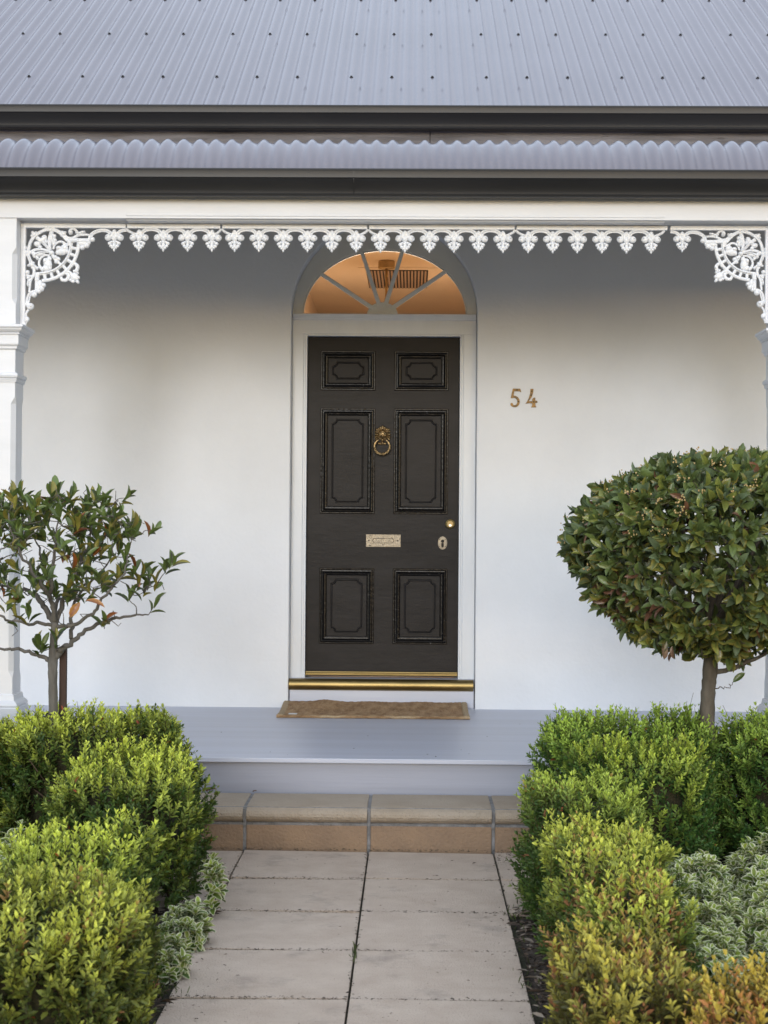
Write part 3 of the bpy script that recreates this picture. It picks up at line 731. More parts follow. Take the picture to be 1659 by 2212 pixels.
for z0, z1 in ((2.237, 2.473), (1.495, 2.128), (.714, 1.167)):
    for x0, x1 in ((DC - .381, DC - .053), (DC + .061, DC + .387)):
        b = MB()
        frame_sweep(b, rect_path(x0, x1, z0, z1), [(0, -.001), (0, .009), (.003, .0125), (.0075, .0125), (.011, .008), (.014, .006), (.019, .0065), (.026, .012), (.031, .016), (.036, .0155), (.0385, .011), (.041, .0105), (.044, .006), (.046, -.001)], YD)
        pm = b.build('panel_moulding', M['door_black'], door)
        b = MB(); b.box(x0 + .04, x1 - .04, YD - .0035, YD + .01, z0 + .04, z1 - .04)
        pf = b.build('panel', M['door_paint'], pm)
        b = MB(); ins = .071
        frame_sweep(b, rect_path(x0 + ins, x1 - ins, z0 + ins - .003, z1 - ins + .003, .026), [(-.006, -.001), (-.0045, .002), (-.002, .0015), (0, .0095), (.003, .0105), (.006, .0085), (.007, .003), (.009, -.001)], YD - .0025)
        b.build('panel_beading', M['door_paint'], pm, smooth=True, auto=True)
# brass strip and foot of the door
b = MB(); b.box(DX0 + .001, DX1 - .001, YD - .022, YD, DZ0 + .018, DZ0 + .034); b.tube([(DX0 + .001, YD - .020, DZ0 + .029), (DX1 - .001, YD - .020, DZ0 + .029)], .0065, 12); b.box(DX0 + .001, DX1 - .001, YD - .026, YD, DZ0 + .012, DZ0 + .018)
b.build('weather_strip', M['brass'], door, bevel=.0015)
# knocker
kc = at(826.5, 937, YD); kx, kz = kc.x, kc.z; K = .0000  # centre of the head
u = 1 / 1659 * 230 * .6636 / 360    # metres per pixel of the close-up
b = MB()
def KP(cx_, cy_, dy=0): return Vector((kx + (cx_ - 848) * u, YD - dy, kz - (cy_ - 480) * u))
def KB(cx_, cy_, rx, ry, d, dy=0.0, rot=0): p = KP(cx_, cy_); b.ball((p.x, YD - dy, p.z), rx * u, d, ry * u, -R(rot), seg=12, rings=8)
KB(848, 500, 150, 150, .012)
KB(848, 490, 120, 110, .026); KB(848, 440, 80, 45, .030); KB(848, 535, 48, 60, .036); KB(848, 548, 34, 22, .042)   # face, brow, muzzle, nose
KB(790, 520, 45, 38, .030); KB(908, 518, 45, 38, .030)                    # cheeks
KB(812, 478, 20, 14, .031, .002); KB(886, 478, 20, 14, .031, .002)        # eyes
b.tube([KP(770, 455, .028), KP(810, 448, .032), KP(835, 470, .033)], 9 * u, 6); b.tube([KP(925, 455, .028), KP(890, 448, .032), KP(862, 470, .033)], 9 * u, 6)
for (x_, y_, r_) in ((715, 385, 34), (760, 375, 32), (800, 345, 36), (848, 330, 40), (895, 345, 36), (940, 375, 32), (985, 385, 36), (1005, 430, 26),
                     (700, 440, 28), (690, 500, 28), (685, 560, 28), (700, 610, 30), (1010, 500, 28), (1012, 560, 28), (1000, 610, 30), (735, 580, 24), (965, 580, 24), (735, 430, 26), (960, 430, 26)):
    a = math.degrees(math.atan2(y_ - 490, x_ - 848)); KB(x_, y_, r_ * 1.15, r_ * .95, .013, .005, a); KB(x_ * .8 + 848 * .2, y_ * .8 + 490 * .2, r_ * .9, r_ * .75, .012, .010, a)
KB(845, 630, 46, 48, .034); KB(845, 700, 30, 50, .014); 
for x_ in (765, 800, 890, 915): KB(x_, 715, 26, 36, .012)
head = b.build('knocker', M['old_brass'], door, smooth=True); tag(head, 'brass lion head knocker with twisted ring')
b = MB(); RR = 178
def ringpt(a, r=RR, dy=.034): return KP(838 + r * cos(a), 788 + r * 1.0 * sin(a), dy)
b.tube([ringpt(R(-68) + i * R(136) / 24 - 0) for i in range(25)], 28 * u, 10) if False else None
arc1 = [ringpt(R(-62 + i * 5)) for i in range(17)]; b.tube(arc1, [np.interp(i, [0, 8, 16], [22, 30, 26]) * u for i in range(17)], 10)
arc2 = [ringpt(R(242 - i * 5)) for i in range(17)]; b.tube(arc2, [np.interp(i, [0, 8, 16], [22, 30, 26]) * u for i in range(17)], 10)
for ph in (0, pi):
    pts = []
    for i in range(49):
        t = i / 48; a = R(8) + t * R(164); w_ = 14 * sin(t * 6 * pi + ph); v_ = .003 * cos(t * 6 * pi + ph)
        pts.append(ringpt(a, RR + w_ , .034 + v_))
    b.tube(pts, 21 * u, 8)
b.build('ring', M['old_brass'], head, smooth=True)
# letter plate
lp = at(828, 1168, YD); b = MB(); W_, H_ = .104, .0372
b.box(lp.x - W_, lp.x + W_, YD - .005, YD, lp.z - H_, lp.z + H_)
for zz in (lp.z + H_ - .008, lp.z - H_ + .008):
    for q in (-1, 1):
        b.box(lp.x + q * .050 - .036, lp.x + q * .050 + .016 if q > 0 else lp.x + q * .05 + .036, YD - .0062, YD - .0045, zz - .0022, zz + .0022)
        b.box(lp.x + q * .083 - .012, lp.x + q * .083 + .012, YD - .0062, YD - .0045, zz - .0022, zz + .0022)
for q in (-1, 1): b.box(lp.x + q * .069 - .0012, lp.x + q * .069 + .0012, YD - .0062, YD - .0045, lp.z - H_ + .002, lp.z + H_ - .002)
for zz in (lp.z + .024, lp.z - .024): b.ball((lp.x, YD - .005, zz), .007, .003, .006)
plate = b.build('letter_plate', M['pale_brass'], door, bevel=.0008)
fl_ = [(lp.x - .066, lp.z), (lp.x - .056, lp.z - .015), (lp.x + .056, lp.z - .015), (lp.x + .066, lp.z), (lp.x + .056, lp.z + .015), (lp.x - .056, lp.z + .015)]
b = MB(); b.poly(fl_, YD - .0052, YD - .004); b.build('slot_shadow_gap', M['dark_hole'], plate)
fl2 = [(lp.x + (x_ - lp.x) * .955, lp.z + (z_ - lp.z) * .86) for x_, z_ in fl_]
b = MB(); b.poly(fl2, YD - .0075, YD - .0045); b.build('flap', M['pale_brass'], plate, bevel=.001)
for q in (-1, 1):
    b = MB(); b.ball((lp.x + q * .0865, YD - .005, lp.z + .001), .0042, .0025, .0042); b.build('screw', M['dark_hole'], plate, smooth=True)
# deadlock
dl = at(972.5, 1132, YD); b = MB()
prof = [(.0300, 0), (.0300, .006), (.0275, .011), (.0235, .0125), (.0205, .011), (.0195, .007), (.0190, .0065)]
b.rings([[(dl.x + r_ * cos(2 * pi * k / 32), YD - h_, dl.z + r_ * sin(2 * pi * k / 32)) for k in range(32)] for r_, h_ in prof], caps=True)
lock = b.build('deadlock', M['brass'], door, smooth=True, auto=True); tag(lock, 'round brass deadlock cylinder')
b = MB(); b.tube([(dl.x, YD - .006, dl.z - .001), (dl.x, YD - .0095, dl.z - .001)], .0175, 28); b.build('lock_face', M['bright_brass'], lock, bevel=.001)
b = MB(); b.tube([(dl.x, YD - .009, dl.z - .008), (dl.x, YD - .0105, dl.z - .008)], .0075, 16); kb = b.build('key_barrel', M['steel'], lock)
b = MB(); b.box(dl.x - .0011, dl.x + .0011, YD - .0112, YD - .0100, dl.z - .0125, dl.z - .004); b.build('keyway', M['dark_hole'], lock)
# keyhole escutcheon
kh = at(956, 1173, YD); b = MB()
b.rings([[(kh.x + rx * cos(2 * pi * k / 36), YD - h_, kh.z + rz * sin(2 * pi * k / 36)) for k in range(36)] for rx, rz, h_ in ((.0280, .0395, 0), (.0280, .0395, .0025), (.0262, .0377, .0035))])
es = b.build('keyhole_plate', M['pale_brass'], door, smooth=True, auto=True); tag(es, 'oval brass keyhole plate')
b = MB(); b.tube([(kh.x, YD - .001, kh.z + .011), (kh.x, YD - .0042, kh.z + .011)], .0098, 20); b.tube([(kh.x, YD - .001, kh.z - .018), (kh.x, YD - .0042, kh.z - .018)], .0078, 20)
b.box(kh.x - .0075, kh.x + .0075, YD - .0041, YD - .001, kh.z - .018, kh.z + .0)
for sx_ in (-1, 1):
    for sz_ in (-1, 1): b.tube([(kh.x + sx_ * .017, YD - .001, kh.z + sz_ * .021), (kh.x + sx_ * .017, YD - .0040, kh.z + sz_ * .021)], .0026, 8)
b.build('keyhole', M['dark_hole'], es)

# threshold
b = MB(); b.box(CX - RO + .006, CX + RO - .006, .018, .30, FL, .462); b.build('threshold_riser', M['deck'], house, bevel=.002)
b = MB(); b.box(CX - RO + .006, CX + RO - .006, .05, .30, .4622, .511); b.build('sill', M['deck'], house, bevel=.002)
b = MB(); prof = [(.052 - .0 , .5115), (.03, .5125)]
for k in range(17):
    a = R(80) + k * R(200) / 16; prof.append((.022 + .034 * cos(a), .479 + .034 * sin(a)))
prof += [(.052, .4625)]
b.profx(prof, CX - RO + .003, CX + RO - .010, closed=True, nx=1); nos = b.build('brass_nosing', M['brass'], house, smooth=True, auto=True); tag(nos, 'rounded brass nosing across the door sill')

# house number
def digit(pts, name, holes, lab):
    def D(cx_, cy_): p = at((1620 + cx_ / 9.217) * .6636, (1230 + cy_ / 9.217) * .6636, -.006); return (p.x, p.z)
    P = [D(*p) for p in pts]
    ar = sum(P[i][0] * P[(i + 1) % len(P)][1] - P[(i + 1) % len(P)][0] * P[i][1] for i in range(len(P)))
    if ar < 0: P.reverse()
    b = MB(); b.poly(P, -.009, .0005); o = b.build(name, M['digit_brass'], house, bevel=.0018); tag(o, lab)
    for h in holes:
        x_, z_ = D(*h); b = MB(); b.tube([(x_, -.0094, z_), (x_, -.0070, z_)], .0042, 10); b.build('screw', M['dark_hole'], o)
five = [(455, 320), (680, 325), (712, 440), (690, 425), (660, 405), (500, 400), (475, 530), (540, 540), (610, 580), (652, 645), (666, 720), (650, 790), (610, 845), (550, 876), (480, 878), (420, 855), (385, 812), (385, 768), (420, 745), (455, 765), (472, 812), (520, 820), (565, 795), (588, 740), (585, 680), (555, 630), (500, 597), (440, 610), (390, 605)]
four = [(985, 330), (1078, 330), (1064, 440), (1030, 560), (935, 700), (1037, 700), (1040, 630), (1090, 590), (1130, 595), (1128, 682), (1185, 685), (1200, 740), (1130, 760), (1132, 810), (1160, 885), (1000, 885), (1035, 830), (1037, 765), (950, 757), (830, 775), (880, 715), (930, 610), (972, 480)]
digit(five, 'house_number', [(582, 362), (622, 715)], 'brass figure 5')
digit(four, 'house_number', [(1024, 400), (1083, 722), (1005, 520)], 'brass figure 4')

# ------------------------------------------------------------------ doormat
mat_ = empty('doormat', (-.04, -.27, FL), 'worn brown coir doormat lying against the threshold under the door', 'doormat')
mx0, mx1, my0, my1 = -.582, .500, -.515, -.012
b = MB(); nx, ny = 90, 30; vs = []
def mz(u_, v_):
    t_ = min(1, max(0, (v_ - .35) / .65)); z = .015 + .024 * t_ * t_ * (3 - 2 * t_) + .0015 * sin(u_ * 23) * sin(v_ * 5) + .0035 * random.random()
    z += .009 * math.exp(-((u_ - .22) / .07) ** 2) * max(0, v_ - .5) * 2
    return FL + z
for j in range(ny + 1):
    for i in range(nx + 1):
        u_, v_ = i / nx, j / ny
        vs.append((mx0 + .035 + (mx1 - mx0 - .07) * u_, my0 + .008 + (my1 - my0 - .01) * v_ + .004 * sin(u_ * 17), mz(u_, v_)))
b.add(vs, [(j * (nx + 1) + i, j * (nx + 1) + i + 1, (j + 1) * (nx + 1) + i + 1, (j + 1) * (nx + 1) + i) for j in range(ny) for i in range(nx)])
b.box(mx0 + .02, mx1 - .02, my0 + .006, my1, FL + .001, FL + .010)
b.build('pile', M['coir'], mat_)
b = MB()
for x0, x1 in ((mx0, mx0 + .040), (mx1 - .036, mx1)):
    n = 14; rr = []
    for j in range(n + 1):
        v_ = j / n; y = my0 + (my1 - my0) * v_; zt = mz(0.01 if x0 < 0 else .99, v_) + .003
        rr.append([(x0, y, FL + .001), (x0 + .002, y, zt - .005), (x0 + .008, y, zt), (x1 - .006, y, zt), (x1, y, zt - .004), (x1, y, FL + .001)])
    b.rings(rr)
pts = [(mx0 + (mx1 - mx0) * i / 60, my0 + .002 + .003 * sin(i * .28), FL + .009 + .0008 * sin(i * 1.3)) for i in range(61)]
b.tube(pts, .0085, 8); b.build('binding', M['coir_edge'], mat_, smooth=True, auto=True)
b = MB()
for i in range(260):      # stitches of the front edge
    x = mx0 + (mx1 - mx0) * (i + .5) / 260; b.tube([(x - .001, my0 + .011, FL + .0175), (x, my0 - .006, FL + .014), (x + .001, my0 - .007, FL + .004)], .0018, 4)
b.build('stitching', M['coir'], mat_)
tg = at(632, 1539, my0 + .03); b = MB()
b.box(tg.x - .022, tg.x + .026, my0 + .002, my0 + .052, FL + .0205, FL + .0220, M4=None); tgo = b.build('care_tag', M['tag_white'], mat_)
tag(tgo, 'small white tag at the front left corner')

# ------------------------------------------------------------------ foliage kit
def tmpl_small():
    v = np.array([(0, 0, 0), (.30, -.42, .10), (.68, -.36, .10), (1, 0, 0), (.68, .36, .10), (.30, .42, .10)], float)
    return v, np.array([(0, 1, 2, 3), (0, 3, 4, 5)]), np.array([0, .35, .35, 1, .35, .35])
def tmpl_big():
    st = [(0, .02), (.14, .28), (.34, .47), (.58, .50), (.82, .34), (1, .0)]
    v = []; wt = []
    for s_, w_ in st:
        z = .07 * sin(s_ * 2.6) - .07 * s_ * s_
        for q in (-1, 0, 1): v.append((s_, q * w_, z + (abs(q) * w_ * .30))); wt.append(1.0 if q else 0.0)
    f = []
    for i in range(len(st) - 1):
        for q in (0, 1): a = i * 3 + q; f.append((a, a + 1, a + 4, a + 3))
    return np.array(v, float), np.array(f), np.array(wt)
def tmpl_var():
    st = [(0, .04), (.18, .36), (.42, .5), (.68, .42), (.88, .2), (1, 0)]
    v = []; wt = []
    for s_, w_ in st:
        for q in (-1, -.45, 0, .45, 1):
            z = .10 * sin(s_ * 2.6) - .12 * s_ * s_ + abs(q) * w_ * .22
            v.append((s_ if abs(q) < 1 else s_, q * w_, z)); wt.append(1.0 if abs(q) == 1 or s_ == 1 else (0.0 if s_ > 0 else .3))
    f = []
    for i in range(len(st) - 1):
        for q in range(4): a = i * 5 + q; f.append((a, a + 1, a + 6, a + 5))
    return np.array(v, float), np.array(f), np.array(wt)
TS, TB, TV = tmpl_small(), tmpl_big(), tmpl_var()
def nrmz(a): return a / np.maximum(np.linalg.norm(a, axis=-1, keepdims=True), 1e-9)

class Leaves:
    def __init__(s): s.V = []; s.F = []; s.C = []; s.n = 0
    def leaves(s, T, P, D, N, L, W, cA, cB):
        """P base, D direction, N upper-side normal, L length, W width, cA centre colour, cB edge/tip colour"""
        tv, tf, tw = T; n = len(P); D = nrmz(D); S = nrmz(np.cross(N, D)); N = np.cross(D, S)
        L = L[:, None, None]; W = W[:, None, None]
        V = P[:, None, :] + D[:, None, :] * tv[None, :, 0:1] * L + S[:, None, :] * tv[None, :, 1:2] * W + N[:, None, :] * tv[None, :, 2:3] * L
        C = cA[:, None, :] * (1 - tw[None, :, None]) + cB[:, None, :] * tw[None, :, None]
        k = len(tv); F = tf[None, :, :] + (s.n + np.arange(n) * k)[:, None, None]
        s.V.append(V.reshape(-1, 3)); s.F.append(F.reshape(-1, 4)); s.C.append(C.reshape(-1, 3)); s.n += n * k
    def sticks(s, A, B, r, col):
        """thin four-sided stems from A to B"""
        n = len(A); D = nrmz(B - A); ref = np.where(np.abs(D[:, 2:3]) > .8, np.array([[1., 0, 0]]), np.array([[0, 0, 1.]]))
        U = nrmz(np.cross(D, ref)); W = np.cross(D, U); vs = []
        for (q, k) in ((A, 1.0), (B, .6)):
            for (a, c) in ((1, 0), (0, 1), (-1, 0), (0, -1)): vs.append(q + (U * a + W * c) * (r * k)[:, None])
        V = np.stack(vs, 1); F = np.array([(0, 1, 5, 4), (1, 2, 6, 5), (2, 3, 7, 6), (3, 0, 4, 7)])[None] + (s.n + np.arange(n) * 8)[:, None, None]
        s.V.append(V.reshape(-1, 3)); s.F.append(F.reshape(-1, 4)); s.C.append(np.repeat(col, 8, axis=0)); s.n += n * 8
    def build(s, name, m, parent):
        V = np.concatenate(s.V); F = np.concatenate(s.F); C = np.concatenate(s.C)
        me = bpy.data.meshes.new(name); me.vertices.add(len(V)); me.vertices.foreach_set('co', V.astype('f4').ravel())
        me.loops.add(F.size); me.loops.foreach_set('vertex_index', F.astype('i4').ravel())
        me.polygons.add(len(F)); me.polygons.foreach_set('loop_start', np.arange(0, F.size, 4, dtype='i4'))
        me.update(calc_edges=True); me.materials.append(m)
        a = me.color_attributes.new('Col', 'FLOAT_COLOR', 'POINT')
        a.data.foreach_set('color', np.concatenate([np.clip(C, 0, 1), np.ones((len(C), 1))], 1).astype('f4').ravel())
        me.polygons.foreach_set('use_smooth', np.ones(len(F), dtype=bool))
        return link(name, me, parent)

def vnoise(P, f, seed=0):
    """cheap smooth noise from summed sines, about -1..1"""
    r = np.random.default_rng(seed); out = 0
    for k in range(5):
        d = r.standard_normal(3); d /= np.linalg.norm(d); out = out + np.sin(P @ d * f * (1 + .35 * k) + r.uniform(0, 6.3))
    return out / 2.6

def perp(D, rng):
    R_ = rng.standard_normal(D.shape); return nrmz(np.cross(D, R_))
def mixc(a, b, t): return a[None, :] * (1 - t[:, None]) + b[None, :] * t[:, None]
C_ = lambda *c: np.array(c, float)

def shrub(name, c, hx, hy, H, seed, lab, young, old, red=0.0, dens=860, leafL=.0245, group='clipped box shrubs edging the garden beds', tall=.0, redc=C_(.27, .10, .055)):
    rng = np.random.default_rng(seed)
    root = empty(name, (c[0], c[1], 0), lab, 'shrub', group)
    zc = H * .50; hz = H * .50
    area = 4 * hx * hy + 2 * (2 * hx + 2 * hy) * H; n = int(area * dens)
    # points on a rounded box
    def surf(n):
        wts = np.array([4 * hx * hy, 2 * hx * H, 2 * hx * H, 2 * hy * H, 2 * hy * H]); f = rng.choice(5, n, p=wts / wts.sum())
        a, b_ = rng.uniform(-1, 1, n), rng.uniform(-1, 1, n); q = np.zeros((n, 3))
        for i, (ax, sg) in enumerate(((2, 1), (1, -1), (1, 1), (0, -1), (0, 1))):
            m_ = f == i; o1, o2 = [k for k in range(3) if k != ax]; q[m_, ax] = sg; q[m_, o1] = a[m_]; q[m_, o2] = b_[m_]
        pn = (np.abs(q) ** 5).sum(1) ** (1 / 5); q = q / pn[:, None]
        nn = nrmz(np.sign(q) * np.abs(q) ** 3 / np.array([hx, hy, hz]))
        return q, nn
    q, nn = surf(n)
    P = q * np.array([hx, hy, hz]) + np.array([c[0], c[1], zc])
    bumpy = .028 * vnoise(P, 13, seed) + .018 * vnoise(P, 31, seed + 1)
    depth = np.where(rng.random(n) < .34, rng.uniform(.035, .085, n), rng.uniform(0, .02, n))
    P = P + nn * (bumpy - depth)[:, None]
    up = np.array([0, 0, 1.])
    D = nrmz(nn * .62 + up * .80 + rng.standard_normal((n, 3)) * .26)
    ln = rng.uniform(.055, .095, n); topn = np.clip(nn[:, 2], 0, 1)
    ln = ln * (1 + .25 * topn)
    if tall: ln = np.where(rng.random(n) < tall, ln * 1.9, ln)
    P = P - D * (ln * .55)[:, None]; P[:, 2] = np.maximum(P[:, 2], .01)
    lv = Leaves(); K = 7
    S0 = perp(D, rng); T0 = np.cross(D, S0)
    bend = rng.standard_normal((n, 3)) * .10
    # how young a sprig is: shoots on top and on the surface are fresh
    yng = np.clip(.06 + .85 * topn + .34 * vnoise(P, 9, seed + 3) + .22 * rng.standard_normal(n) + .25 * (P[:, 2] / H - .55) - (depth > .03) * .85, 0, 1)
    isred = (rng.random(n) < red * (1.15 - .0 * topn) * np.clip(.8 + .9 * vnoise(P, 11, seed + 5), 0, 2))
    for k in range(K):
        t = (k + .6) / K; pos = P + D * (ln * t)[:, None] + bend * (ln * t * t)[:, None]
        a = k * pi / 2 + rng.uniform(-.3, .3, n)
        S = S0 * np.cos(a)[:, None] + T0 * np.sin(a)[:, None]
        th = np.radians(68 - 40 * t) + rng.uniform(-.15, .15, n)
        size = leafL * (1.08 - .42 * max(0, t - .55) / .45) * rng.uniform(.65, 1.3, n)
        for sg in (-1, 1):
            dr = D * np.cos(th)[:, None] + S * (sg * np.sin(th))[:, None] + rng.standard_normal((n, 3)) * .08
            Nn = D - dr * (D * dr).sum(1, keepdims=True)
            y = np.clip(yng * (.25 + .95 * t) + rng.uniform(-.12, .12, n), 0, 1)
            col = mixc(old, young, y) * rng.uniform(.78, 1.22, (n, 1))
            rr = isred & (rng.random(n) < .75 - .4 * t); col[rr] = redc * rng.uniform(.6, 1.4, (rr.sum(), 1)) + col[rr] * .35
            spk = rng.random(n) < .0015; col[spk] = C_(.30, .07, .03)
            lv.leaves(TS, pos, dr, Nn, size, size * .48, col, col * 1.12)
    sc_ = mixc(C_(.09, .10, .03), C_(.10, .055, .03), np.full(n, .5))
    lv.sticks(P, P + D * ln[:, None], np.full(n, .0013), sc_)
    lv.build('foliage', M['leaf'], root)
    # woody inside: stems fanning from the root, plus a dark blob added to block light
    b = MB(); rs = random.Random(seed)
    for k in range(26):
        x, y = c[0] + rs.uniform(-.7, .7) * hx, c[1] + rs.uniform(-.7, .7) * hy
        xe, ye, ze = c[0] + rs.uniform(-.9, .9) * hx, c[1] + rs.uniform(-.9, .9) * hy, H * rs.uniform(.6, .92)
        b.tube([(x, y, -.01), ((x + xe) / 2 + rs.uniform(-.03, .03), (y + ye) / 2, ze * .5), (xe, ye, ze)], [.006, .004, .002], 5)
    b.build('branches', M['twig'], root, smooth=True)
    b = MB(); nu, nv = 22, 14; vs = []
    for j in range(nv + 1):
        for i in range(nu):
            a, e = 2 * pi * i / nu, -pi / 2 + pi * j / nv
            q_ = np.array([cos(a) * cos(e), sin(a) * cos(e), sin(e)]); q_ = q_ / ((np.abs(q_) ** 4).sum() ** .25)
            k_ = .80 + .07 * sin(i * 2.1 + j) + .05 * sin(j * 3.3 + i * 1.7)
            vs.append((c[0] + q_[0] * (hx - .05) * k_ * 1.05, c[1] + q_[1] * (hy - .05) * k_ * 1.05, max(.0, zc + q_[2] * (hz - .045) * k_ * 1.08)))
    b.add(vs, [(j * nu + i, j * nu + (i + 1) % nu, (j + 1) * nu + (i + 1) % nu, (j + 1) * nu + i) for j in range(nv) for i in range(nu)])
    b.build('inner_light_block', M['core'], root, smooth=True)
    return root

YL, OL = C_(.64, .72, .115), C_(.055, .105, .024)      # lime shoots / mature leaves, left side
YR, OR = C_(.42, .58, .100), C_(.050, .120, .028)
YO = C_(.60, .64, .11)
# left beds
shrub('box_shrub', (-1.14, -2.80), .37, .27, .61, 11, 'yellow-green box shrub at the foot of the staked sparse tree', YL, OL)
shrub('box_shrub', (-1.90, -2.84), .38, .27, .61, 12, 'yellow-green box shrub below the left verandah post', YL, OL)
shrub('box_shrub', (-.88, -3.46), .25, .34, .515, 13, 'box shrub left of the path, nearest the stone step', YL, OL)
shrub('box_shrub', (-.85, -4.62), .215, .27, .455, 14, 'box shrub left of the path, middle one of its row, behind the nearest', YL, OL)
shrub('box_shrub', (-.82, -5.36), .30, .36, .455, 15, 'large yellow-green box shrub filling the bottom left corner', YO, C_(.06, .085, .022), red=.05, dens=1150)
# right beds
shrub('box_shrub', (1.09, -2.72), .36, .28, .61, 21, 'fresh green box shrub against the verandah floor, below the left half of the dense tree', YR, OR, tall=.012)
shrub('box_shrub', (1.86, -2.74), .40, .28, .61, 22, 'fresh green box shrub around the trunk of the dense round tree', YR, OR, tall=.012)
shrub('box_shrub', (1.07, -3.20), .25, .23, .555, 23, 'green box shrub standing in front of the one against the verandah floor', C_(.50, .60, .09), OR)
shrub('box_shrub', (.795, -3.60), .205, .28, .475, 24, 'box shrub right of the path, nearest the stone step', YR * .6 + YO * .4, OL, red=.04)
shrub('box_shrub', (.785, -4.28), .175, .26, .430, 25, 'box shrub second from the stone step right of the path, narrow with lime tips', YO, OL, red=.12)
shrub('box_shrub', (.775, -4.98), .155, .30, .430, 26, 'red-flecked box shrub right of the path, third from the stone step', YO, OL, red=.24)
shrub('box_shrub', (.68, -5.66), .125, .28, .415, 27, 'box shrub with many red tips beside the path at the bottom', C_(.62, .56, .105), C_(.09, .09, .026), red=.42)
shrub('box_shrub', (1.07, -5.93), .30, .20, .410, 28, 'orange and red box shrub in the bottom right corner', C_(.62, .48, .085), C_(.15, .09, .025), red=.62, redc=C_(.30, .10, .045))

# variegated spindle plants
def varieg(name, c, rx, ry, H, seed, lab, n=260):
    rng = np.random.default_rng(seed); root = empty(name, (c[0], c[1], 0), lab, 'plant', 'white-edged variegated plants')
    lv = Leaves()
    th = rng.uniform(0, 2 * pi, n); u_ = rng.uniform(.02, 1, n); el = np.arccos(1 - u_ * .98) ; el = np.minimum(el, R(88))
    nn = np.stack([np.sin(el) * np.cos(th), np.sin(el) * np.sin(th), np.cos(el)], 1)
    P = nn * np.array([rx, ry, H * .85]) * (1 + .12 * vnoise(nn, 5, seed))[:, None] * rng.uniform(.80, 1.02, (n, 1)) + np.array([c[0], c[1], .01])
    D = nrmz(nn * .7 + np.array([0, 0, .8]) + rng.standard_normal((n, 3)) * .25); S0 = perp(D, rng); T0 = np.cross(D, S0)
    ln = rng.uniform(.03, .055, n); K = 5; P = P - D * ln[:, None] * .5
    for k in range(K):
        t = (k + .5) / K; pos = P + D * (ln * t)[:, None]; a = k * pi / 2 + rng.uniform(-.3, .3, n)
        S = S0 * np.cos(a)[:, None] + T0 * np.sin(a)[:, None]; an = np.radians(86 - 44 * t) + rng.uniform(-.15, .15, n)
        size = .042 * (1.1 - .42 * t) * rng.uniform(.8, 1.2, n)
        for sg in (-1, 1):
            dr = D * np.cos(an)[:, None] + S * (sg * np.sin(an))[:, None]; Nn = D - dr * (D * dr).sum(1, keepdims=True)
            g = mixc(C_(.07, .13, .025), C_(.34, .42, .07), np.clip(rng.random(n) * .6 + (t - .5) * .8, 0, 1)) * rng.uniform(.8, 1.2, (n, 1))
            e = mixc(C_(.94, .93, .74), C_(.62, .68, .36), np.clip(rng.random(n) - .45, 0, 1))
            lv.leaves(TV, pos, dr, Nn, size, size * .62, g, e)
    lv.sticks(P, P + D * ln[:, None], np.full(n, .0015), np.tile(C_(.10, .14, .05), (n, 1)))
    A = np.tile(np.array([c[0], c[1], -.01]), (n // 3, 1)) + rng.uniform(-.03, .03, (n // 3, 3)) * np.array([1, 1, 0]); lv.sticks(A, P[:n // 3], np.full(n // 3, .002), np.tile(C_(.07, .055, .035), (n // 3, 1)))
    lv.build('foliage', M['varieg_leaf'], root)
    if n < 100: return root
    b = MB(); nu, nv = 16, 8; vs = []
    for j in range(nv + 1):
        for i in range(nu):
            a, e = 2 * pi * i / nu, pi / 2 * j / nv; k_ = .70 + .08 * sin(i * 2.3 + j * 1.3)
            vs.append((c[0] + rx * k_ * cos(a) * cos(e), c[1] + ry * k_ * sin(a) * cos(e), H * .72 * k_ * 1.2 * sin(e)))
    b.add(vs, [(j * nu + i, j * nu + (i + 1) % nu, (j + 1) * nu + (i + 1) % nu, (j + 1) * nu + i) for j in range(nv) for i in range(nu)])
    b.build('inner_light_block', M['core'], root, smooth=True)  # opaque dark dome added inside the plant to block light
    return root
for i, (x, y, rx, ry, H, n, lab) in enumerate((
    (1.16, -3.76, .17, .20, .27, 270, 'variegated plant in the right bed touching the hedge corner at its back left'),
    (1.47, -3.62, .19, .20, .30, 300, 'variegated plant in the right bed, back row, below the tree trunk'),
    (1.80, -3.80, .18, .22, .30, 260, 'variegated plant at the right edge of the photo, back row'),
    (1.12, -4.16, .15, .20, .24, 250, 'variegated plant in the right bed beside the second path-side box shrub'),
    (1.40, -4.10, .17, .21, .25, 280, 'widest variegated plant in the middle of the right bed'),
    (1.05, -4.66, .11, .22, .21, 200, 'low variegated plant hugging the red-flecked box shrub'),
    (1.12, -5.22, .16, .16, .20, 190, 'variegated plant behind the orange and red box shrub'),
    (1.42, -5.10, .13, .14, .16, 130, 'small variegated plant at the right edge in front of the bare mulch'))):
    varieg('variegated_plant', (x, y), rx, ry, H, 60 + i, lab, n)
for i, (x, y, rx, ry, H, n, lab) in enumerate((
    (-1.24, -3.66, .17, .26, .30, 230, 'variegated plant in the left bed behind the yellow-green hedge'),
    (-1.17, -4.25, .15, .24, .30, 230, 'variegated plant at the left edge of the photo, half hidden by box shrubs'),
    (-.585, -4.06, .075, .09, .13, 46, 'larger variegated plant spilling onto the left edge of the path'),
    (-.585, -4.42, .065, .07, .11, 34, 'smaller variegated plant at the left path edge, nearer the camera'),
    (-.54, -3.66, .035, .05, .27, 16, 'few variegated leaves poking out of the box shrub by the left path edge'))):
    varieg('variegated_plant', (x, y), rx, ry, H, 80 + i, lab, n)

